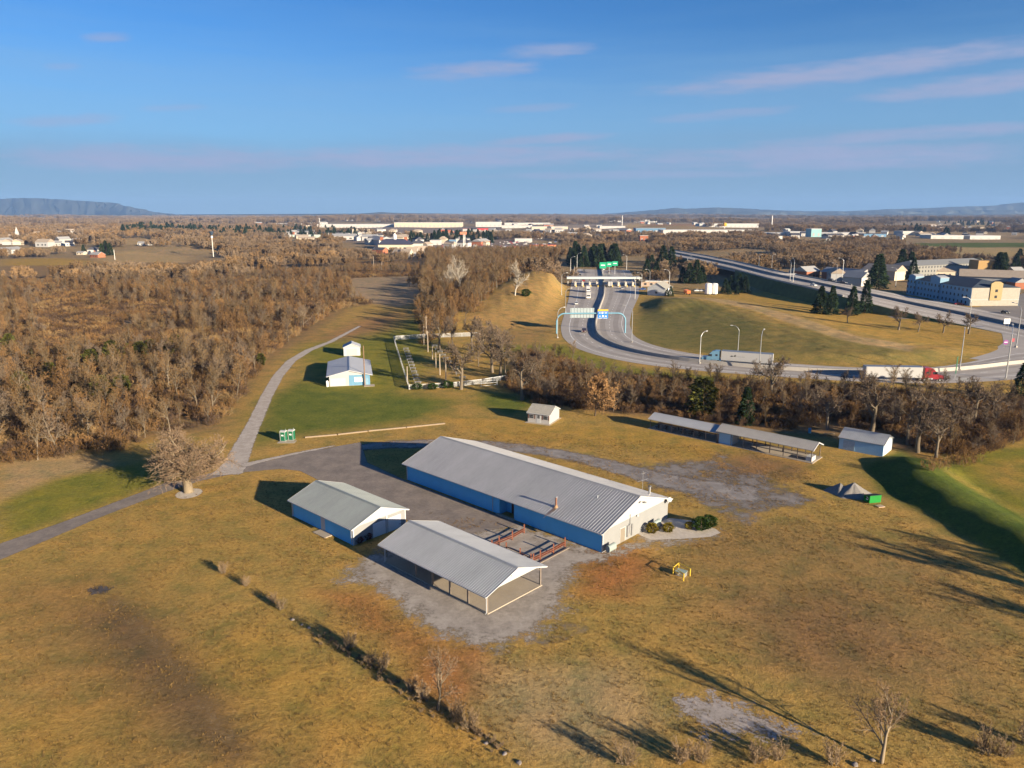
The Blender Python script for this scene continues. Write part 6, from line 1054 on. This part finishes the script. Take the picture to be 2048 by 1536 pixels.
# ------------------------------------------------------------------ houses and hotels behind the ramp
ph = gable_shed('plaza_house', 'white gabled maintenance house above the toll plaza', 'house', (*gT(1330, 592)[:2],), R(60), 13, 11, 4.2, 7.6, .4, .3, roof=M('shingle', (.28, .27, .24), .9, .15, 1), walls=M('house_wall', (.50, .52, .53), .8), gmat=M('house_wall', (.50, .52, .53)), pitch=1.2, gutters=False)
for k in range(3): B(1.6 + k * 3.6, 4.2 + k * 3.6, -.05, 0, .05, 2.9).build('garage_door', m_trim, ph)
B(-.05, .0, 4.8, 6.2, 1.2, 2.4).build('window', m_glass, ph)
def hotel(name, label, A, Bq, C, nfl, he, wall, endwall, roofmat, seed, towers):
    o, rz_, L, W = from_pts(A, Bq, C); e = empty(name, (o.x, o.y, hz(o.x, o.y)), rz_, label, 'hotel'); fh = he / nfl
    B(0, L, 0, W, -.5, he).build('wall', wall, e)
    MB().add([(-.4, -.4, he), (L + .4, -.4, he), (L + .4, W + .4, he), (-.4, W + .4, he), (W * .45, W / 2, he + 3.4), (L - W * .45, W / 2, he + 3.4)], [(0, 1, 5, 4), (2, 3, 4, 5), (0, 4, 3), (1, 2, 5), (3, 2, 1, 0)]).build('roof', roofmat, e)
    for x0, x1, h2 in towers:
        tw_ = MB().prism([(x0, 0), (x1, 0), (x1, h2 - .9), ((x0 + x1) / 2, h2), (x0, h2 - .9)], -.5, 4.5, 'y').build('front_tower', wall, e); MB().prism([(x0 - .15, h2 - .88), ((x0 + x1) / 2, h2 + .05), (x1 + .15, h2 - .88), (x1 + .15, h2 - .6), ((x0 + x1) / 2, h2 + .33), (x0 - .15, h2 - .6)], -.6, 4.6, 'y').build('parapet_cap', m_trim, tw_)
    B(L + .002, L + .12, .2, W - .2, 0, he - .1).build('end_wall', endwall, e); yc = W / 2; MB().prism([(yc - 3.2, 3), (yc + 3.2, 3), (yc + 3.2, he + 2.2), (yc + 1.4, he + 3.2), (yc - 1.4, he + 3.2), (yc - 3.2, he + 2.2)], L - .6, L + .5, 'x').build('end_tower', M('cream_wall', (.34, .26, .13), .8), e); B(L + .124, L + .2, .1, W - .1, fh * 1.02, fh * 1.08).build('string_course', m_trim, e)
    for k in range(1, nfl): B(L + .502, L + .53, yc - .7, yc + .7, fh * k + .9, fh * k + 2.3).build('window', m_glass, e)
    n = int(L / 3.4)
    for f in range(nfl):
        for k in range(n):
            x = 1.2 + k * (L - 2) / n; yy = -.03
            for x0, x1, _ in towers:
                if x0 - 1.2 < x < x1: yy = -.53
            w2 = B(x, x + 1.15, yy, yy + .04, f * fh + .9, f * fh + 2.3).build('window', m_glass, e)
    return e
hA, hB, hC = g(1812, 588), g(1939, 612), g(2010, 607)
hotel('hotel', 'three storey hotel with blue shaded front and cream gable end', hA, hB, hC, 3, 9.6, M('hotel_shade_wall', (.20, .33, .44), .8, .05, .3), M('hotel_end', (.34, .31, .26), .8), M('dark_shingle', (.04, .058, .085), .9), 1, ((2, 9, 12.2), (24, 33, 13.2)))  # front colour has blue shade painted in, the end wall its lit cream
hotel('hotel', 'grey older hotel behind the blue one', gT(1822, 556), gT(1975, 548), gT(1985, 543), 3, 9.0, M('hotel2_wall', (.20, .20, .19), .8, .08, .3), M('hotel2_end', (.45, .32, .16), .8), M('grey_shingle', (.16, .17, .18), .9), 2, ())
tag(B(-9, 9, 0, 12, 0, 13).build('hotel_wing', M('ochre_wall', (.33, .21, .085), .8, .05, .3)), 'ochre block at the end of the grey hotel', 'building').location = gT(1977, 556)
sheet('car_park', [(1800, 640), (1860, 612), (1940, 628), (2120, 640), (2250, 640), (2250, 590), (2060, 585), (2010, 612), (1940, 616), (1810, 592), (1760, 590)], 4, M('far_asphalt', (.20, .18, .165), .9, .15, .1), .05, 0, 'grey car park around the blue hotel', 'car park')
def house(px, py, L, W, he, hr, rz_, label, wall, roof, cat='house', z=None):
    p = gT(px, py); e = gable_shed('house', label, cat, (p.x, p.y), rz_, L, W, he, hr, .4, .3, roof=roof, walls=wall, gmat=wall, pitch=2.5, gutters=False, ridge=False)
    for k in range(max(1, int(L / 4))): x = 1 + k * 4; B(x, min(x + 1.2, L - .2), -.04, 0, 1, 2.3).build('window', m_glass, e)
    return e
w_wh = M('far_white', (.46, .45, .43), .8, .05, .3); w_cr = M('far_cream', (.50, .44, .34), .8, .05, .3); w_br = M('far_brick', (.32, .12, .065), .9, .15, .5); w_gr = M('far_grey', (.36, .36, .36), .8, .05, .3); w_bl = M('far_blue', (.10, .20, .32), .7); w_tl = M('far_teal', (.22, .42, .44), .6); r_dk = M('far_dark_roof', (.06, .06, .075), .9); r_gr = M('far_grey_roof', (.30, .30, .30), .8); r_tn = M('far_tan_roof', (.34, .28, .22), .9); r_rd = M('far_red_roof', (.36, .06, .05), .7)
bh = house(180, 515, 13, 9, 3.2, 6, R(-25), 'red brick house beside dark evergreens on the tan field', w_br, r_gr); B(2, 2.9, 4, 4.9, 5, 7.3).build('chimney', w_br, bh)
house(153, 510, 9, 7, 2.8, 4.4, R(-10), 'low porch building left of the brick house', w_cr, r_gr, 'outbuilding')
HS = [(92, 492, 20, 11, 4, 7, 'white farmhouse roofs in the trees on the left', w_wh, r_gr), (110, 478, 16, 10, 4, 7, 'white house uphill of the farmhouse', w_wh, r_gr), (142, 488, 14, 9, 3.5, 6, 'small white house right of the farmhouse', w_wh, r_gr), (8, 480, 26, 12, 5, 8, 'tan house at the left picture edge', w_cr, r_tn), (275, 492, 18, 8, 3, 5, 'long low white barn on the tan hill', w_wh, r_gr), (160, 484, 12, 8, 3.5, 6, 'pale house behind the small white one', w_wh, r_tn),
      (1660, 562, 15, 9, 3, 5.2, 'white bungalow beyond the highway', w_wh, r_gr), (1710, 565, 14, 9, 3, 5, 'cream bungalow behind the dark evergreen', w_cr, r_tn), (1647, 553, 12, 8, 3, 5, 'pale bungalow beside the brown trees', w_wh, r_tn), (1735, 553, 13, 8, 3, 5, 'grey bungalow between the bungalows and hotels', w_gr, r_gr), (1850, 553, 22, 12, 4, 8, 'tan roofed lodge in front of the grey hotel', w_cr, r_tn), (1895, 553, 20, 12, 4, 8, 'pale roofed lodge beside the ochre block', w_wh, r_tn), (2028, 556, 9, 9, 5, 8, 'small white tower house at the right picture edge', w_wh, r_gr), (1945, 545, 10, 8, 3, 5, 'white roofed hut by the hotel trees', w_wh, r_gr),
      (785, 513, 16, 10, 4, 9, 'pale steep gabled house near the blue roofed hall', w_cr, r_tn), (800, 514, 12, 10, 4, 9, 'second steep gabled house near the blue roofed hall', w_cr, r_tn), (812, 511, 13, 10, 4, 10, 'third steep gabled house near the blue roofed hall', w_wh, r_tn), (830, 509, 14, 10, 4, 10, 'fourth and whitest steep gabled house', w_wh, r_tn), (745, 506, 16, 10, 4, 7, 'brown house left of the blue roofed hall', w_br, r_dk), (668, 473, 14, 9, 4, 7, 'white villa with gables in the evergreens', w_wh, r_tn), (610, 466, 26, 12, 5, 8, 'grey roofed house among evergreens', w_wh, r_gr), (590, 463, 18, 10, 4, 7, 'cream house among evergreens', w_cr, r_tn)]
for x, y, L, W, he, hr, lab, a, b2 in HS: house(x, y, L, W, he, hr, R(rng.uniform(-35, 15)), lab, a, b2)
th_ = []
for k, (wl_, rf_) in enumerate(((w_wh, r_gr), (w_cr, r_tn), (w_wh, r_dk), (w_br, r_gr), (w_gr, r_tn))):
    e = empty('house', (0, 0, 0), 0, 'small distant house among many in the far town', 'house', 'distant town houses'); B(-6, 6, -4.5, 4.5, -1, 5).build('wall', wl_, e); MB().prism([(-5, 4.95), (5, 4.95), (0, 8.2)], -6.4, 6.4, 'x').build('roof', rf_, e)
    for x in (-4, 0, 3): B(x, x + 1.3, -4.56, -4.5, 1.2, 2.8).build('window', m_glass, e)
    th_.append(e)
rr = random.Random(12)
for k, p in enumerate(TOWN):
    e = th_[k] if k < len(th_) else copy_tree(th_[rr.choice((0, 0, 0, 1, 1, 2, 2, 2, 3, 4, 4))]); e.location = p; e.rotation_euler.z = rr.uniform(-.7, .7) + rr.choice((0, 1.57)); s_ = rr.uniform(.8, 1.5); big = 1 if rr.random() < .7 else rr.uniform(1.6, 3.2); e.scale = (s_ * big, s_ * (1 + .3 * (big - 1)), s_ * rr.uniform(.8, 1.05))
def block(px0, px1, pyb, pyt, dep, wall, roof, label, cat='warehouse', rz_=0, doors=0, name='warehouse'):
    a, b2 = gT((px0 + px1) / 2, pyb), None; wd2 = (px1 - px0) * a.y / FPX; ht2 = (pyb - pyt) * a.y / FPX; e = empty(name, a, rz_, label, cat); B(-wd2 / 2, wd2 / 2, 0, dep, -2, ht2).build('wall', wall, e); B(-wd2 / 2 - .3, wd2 / 2 + .3, -.3, dep + .3, ht2, ht2 + max(.4, ht2 * .06)).build('roof', roof, e)
    n = max(2, int(wd2 / 14))
    for k in range(n): x = -wd2 / 2 + wd2 * (k + .3) / n; B(x, x + wd2 / n * .35, -.12, 0, ht2 * .12, ht2 * .5).build('loading_door' if cat == 'warehouse' else 'window', w_gr if cat == 'warehouse' else m_glass, e)
    return e
m_wr = M('white_membrane', (.55, .54, .52), .8)
BL = [(636, 790, 452, 445, 90, w_wh, m_wr, 'longest white warehouse below the wooded ridge'), (790, 922, 455, 446, 80, w_cr, m_wr, 'cream warehouse joining the longest white one'), (952, 1002, 454, 445, 70, w_wh, m_wr, 'pale warehouse alone right of the long ones'), (1140, 1312, 446, 441.5, 120, w_wh, m_wr, 'white warehouse low on the horizon behind the brown field'), (1272, 1330, 469, 461, 40, w_bl, r_gr, 'dark blue warehouse front beside the white one'), (1328, 1516, 468, 458, 60, w_wh, m_wr, 'long white warehouse behind the bare woods'), (1400, 1516, 455, 448, 60, w_wh, m_wr, 'second white warehouse behind the long one'),
      (1580, 1622, 472, 464, 40, w_gr, m_wr, 'grey warehouse left of the teal fronted one'), (1622, 1642, 474, 459, 30, w_tl, m_wr, 'teal fronted factory block'), (1640, 1730, 471, 466, 50, w_gr, m_wr, 'flat grey factory right of the teal block'), (1728, 1772, 474, 468, 40, w_bl, r_dk, 'dark blue roofed works'), (1806, 1842, 466, 459, 40, w_wh, m_wr, 'white and blue shed beyond the field'), (1862, 1926, 478, 471, 40, w_wh, r_gr, 'long white factory by the green field'), (1940, 2000, 479, 472, 40, w_wh, m_wr, 'white factory with green front by the field'), (1030, 1064, 484, 478, 20, w_wh, m_wr, 'white motel with dark windows beyond the car lot'), (1060, 1112, 496, 490.5, 15, M('shop_orange', (.55, .22, .10), .7), r_rd, 'low shop with orange red front by the woods'), (880, 900, 468, 461, 30, w_br, r_rd, 'red roofed store in the town'), (955, 976, 462, 457, 30, M('shop_red', (.42, .05, .05), .7), r_rd, 'bright red store in the town'), (926, 960, 462, 458, 30, w_wh, r_rd, 'white store with red roof strip in the town'), (898, 912, 487, 480, 20, w_bl, r_gr, 'small blue shop in the town'), (912, 940, 487, 478, 25, w_wh, r_gr, 'white shop beside the blue one'), (860, 880, 490, 481, 25, w_wh, r_gr, 'pale shop left of the blue one'), (705, 735, 467, 459, 30, w_cr, r_tn, 'tan store left in the town'), (1180, 1196, 472, 465, 20, w_wh, m_wr, 'small white office on the brown slope'), (585, 650, 475, 470, 20, M('pale_green_roof', (.42, .50, .44), .8), m_wr, 'long pale green greenhouse among the trees'), (1280, 1296, 482, 472, 12, w_br, w_wh, 'brick house left of the blue warehouse')]
BL += [(545, 600, 450, 446, 60, w_wh, m_wr, 'white depot left of the water tower'), (604, 634, 452, 447, 50, w_cr, m_wr, 'cream depot right beside the water tower'), (1004, 1060, 456, 451, 60, w_wh, m_wr, 'pale depot right of the lone warehouse'), (1064, 1135, 459, 453.5, 60, w_cr, m_wr, 'cream depot on the brown slope'), (1010, 1100, 451, 447.5, 70, w_wh, m_wr, 'thin white depot under the dark ridge'), (1140, 1180, 463, 458, 40, w_wh, m_wr, 'white depot above the car lot woods'), (1200, 1250, 458, 454, 50, w_wh, r_gr, 'grey roofed depot at the brown field'), (1690, 1730, 460, 455, 40, w_cr, m_wr, 'cream shed behind the flat grey factory'), (1520, 1575, 466, 461, 40, w_gr, m_wr, 'grey depot beside the white chimney stack'), (450, 490, 447, 443, 60, w_cr, r_tn, 'tan depot on the far left slope')]
for x0, x1, yb, yt, dp, a, b2, lab in BL: block(x0, x1, yb, yt, dp, a, b2, lab)
bh2 = block(757, 822, 500, 490, 24, w_cr, r_dk, 'large hall with blue black roof and white cupola', 'hall', name='town_hall'); zt2 = 10 * bh2.location.y / FPX
MB().prism([(-33 * bh2.location.y / FPX, zt2 + .7), (33 * bh2.location.y / FPX, zt2 + .7), (20 * bh2.location.y / FPX, zt2 + 7), (-22 * bh2.location.y / FPX, zt2 + 7)], -1, 25, 'y').build('hip_roof', M('blueblack_roof', (.03, .035, .07), .8), bh2); MB().lathe([(2.3, 0), (2.3, 6), (.2, 8)], 10, (-1, 10, zt2 + 7)).build('cupola', m_white, bh2)
for x in (-18, 14): B(x - 2, x + 2, 6, 9, zt2 + 5, zt2 + 10).build('chimney', w_br, bh2)
# parked cars and vans of the town as small separate vehicles
rr = random.Random(8); cols = [(.65, .65, .63), (.6, .6, .6), (.4, .05, .05), (.1, .15, .3), (.05, .05, .05), (.5, .5, .52)]
tcar = None
for k in range(70):
    x, y = (rr.uniform(985, 1112), rr.uniform(484, 495)) if k < 48 else (rr.uniform(850, 985), rr.uniform(486, 494)); p = gT(x, y); c2 = dup_car(car0, p, R(rr.choice((0, 90, 80, 12))), 'tiny parked car among many in the distant car lot', paint('lot%d' % (k % 6), cols[k % 6])); c2['group'] = 'cars in the distant lot'; c2.scale = (1.25,) * 3
# masts and towers
def mast(px, py, pyt, r_, label, mat=None, head=None):
    p = gT(px, py); hgt = (py - pyt) * p.y / FPX; e = empty('mast', p, 0, label, 'mast'); MB().tube([(0, 0, -.5), (0, 0, hgt)], [r_, r_ * .7], 8).build('shaft', mat or m_white, e)
    if head == 'cup': MB().lathe([(.01, hgt - .5), (1.0, hgt), (2.3, hgt + 3.6), (2.3, hgt + 4.4), (.01, hgt + 4.4)], 12).build('head', M('dark_head', (.03, .05, .08), .6), e); MB().lathe([(1.0, hgt - 3), (1.0, hgt - .6)], 10).build('collar', m_white, e)
    if head == 'sign': B(-4.5, 4.5, -.5, .5, hgt, hgt + 3.4).build('panel', M('mast_sign', (.55, .2, .12), .6), e); MB().tube([(2.0, 0, 0), (2.0, 0, hgt)], r_, 8).build('shaft', m_white, e)
    if head == 'amber': MB().lathe([(.01, hgt), (5, hgt + 1), (6, hgt + 5), (4, hgt + 9), (.01, hgt + 10)], 12).build('head', M('amber', (.6, .33, .03), .6), e)
    return e
mast(427, 514, 472, .35, 'tall pale mast with dark cup shaped head over the wood', None, 'cup'); mast(927, 500, 470, .45, 'tall sign mast with red orange panel over the town', None, 'sign'); mast(1543, 458, 432, 1.6, 'white chimney stack beyond the warehouses'); mast(1244, 455, 432, 1.0, 'thin pale mast on the horizon'); mast(639, 447, 435, 1.6, 'white water tower left of the long warehouse'); mast(1449, 457, 453, .8, 'amber domed tower at the white warehouse', m_white, 'amber'); mast(230, 520, 500, .25, 'pale post beside the evergreens at the brick house'); mast(970, 478, 460, .3, 'thin pole in the town'); mast(748, 545, 513, .22, 'wooden pole left in the brushy clearing', m_pole); mast(764, 544, 525, .2, 'short wooden pole in the brushy clearing', m_pole)
sp_ = gT(30, 477); ch2 = empty('church', sp_, R(10), 'small white church with steeple at the left edge', 'church'); B(-12, 0, 0, 10, 0, 6).build('nave', w_cr, ch2); B(0, 5, 2, 7, 0, 11).build('tower', w_wh, ch2); MB().add([(-.2, 1.8, 11), (5.2, 1.8, 11), (5.2, 7.2, 11), (-.2, 7.2, 11), (2.5, 4.5, 24)], [(0, 1, 4), (1, 2, 4), (2, 3, 4), (3, 0, 4), (3, 2, 1, 0)]).build('steeple', w_wh, ch2); MB().prism([(-.4, 6), (10.4, 6), (5, 10)], -12.3, -.005, 'x').build('roof', r_tn, ch2)
# ------------------------------------------------------------------ mountains and air
m_mtn = M('mountain_wood', (.055, .06, .05), 1, .25, .002, spec=.02)
def ridge(D, prof, label, seed, thick=900):
    r_ = np.random.default_rng(seed); xs_ = np.linspace(prof[0][0], prof[-1][0], 160); ys_ = np.interp(xs_, [p[0] for p in prof], [p[1] for p in prof]); V = []; n = len(xs_); wig = np.convolve(r_.normal(0, 1, n + 8), np.ones(9) / 9, 'valid') * 1.1
    for k, (px, py) in enumerate(zip(xs_, ys_)):
        x = (px - 1024) / FPX * D; top = CAMZ + (HOR - py + (wig[k] if py < HOR - 3 else 0)) / FPX * D * 1.02; top = max(top, -30)
        for j, (yy, f) in enumerate(((-thick * 1.3, -.25), (-thick * .8, .18), (-thick * .35, .62), (0, 1.0), (thick * .5, .5), (thick, -.2))): V.append((x * (1 + yy / D) + r_.normal(0, 25), D + yy + r_.normal(0, 60), top * f + (r_.normal(0, .06) * top if 0 < j < 5 and j != 3 else 0)))
    F = [(k * 6 + j, (k + 1) * 6 + j, (k + 1) * 6 + j + 1, k * 6 + j + 1) for k in range(n - 1) for j in range(5)]
    tag(link(bpy.data.objects.new('mountain_ridge', mesh_np('mountain_ridge', V, F, m_mtn, True))), label, 'mountain', kind='structure')
ridge(12500, [(-500, 402), (-200, 398), (0, 396), (30, 400), (80, 398), (140, 400), (200, 404), (240, 406), (280, 414), (330, 424), (380, 430)], 'long blue mountain ridge at the left end of the horizon', 1)
ridge(12800, [(1180, 430), (1240, 425), (1290, 421), (1330, 418), (1342, 416), (1360, 418), (1410, 416), (1470, 417), (1520, 420), (1600, 423), (1680, 422), (1760, 419), (1830, 417), (1900, 414), (1950, 412), (1990, 409), (2048, 405), (2150, 400), (2350, 398), (2500, 396)], 'blue mountain chain at the right end of the horizon', 2)
ridge(11500, [(1150, 431), (1300, 425), (1500, 423), (1700, 424), (1900, 421), (2048, 420), (2300, 417)], 'lower blue ridge in front of the right hand mountains', 3, 500)
ridge(9800, [(-500, 428), (0, 428), (300, 429), (520, 428), (735, 427), (760, 424), (800, 426), (900, 427), (1000, 430), (1200, 431), (1500, 430), (2000, 427), (2500, 426)], 'dark wooded ridge along the whole horizon', 4, 400)
hzb = MB().box(-15500, 15500, -300, 15200, -60, 330).build('haze', [], None); hm = bpy.data.materials.new('haze'); hm.use_nodes = True; ht = hm.node_tree; ht.nodes.clear()
ho = ht.nodes.new('ShaderNodeOutputMaterial'); pv = ht.nodes.new('ShaderNodeVolumePrincipled'); pv.inputs['Color'].default_value = (.30, .52, .95, 1); pv.inputs['Density'].default_value = 5e-5; pv.inputs['Anisotropy'].default_value = .0; ht.links.new(pv.outputs[0], ho.inputs['Volume']); hzb.data.materials.append(hm)
tag(hzb, 'thin blue winter haze over the whole valley', 'haze', kind='stuff')
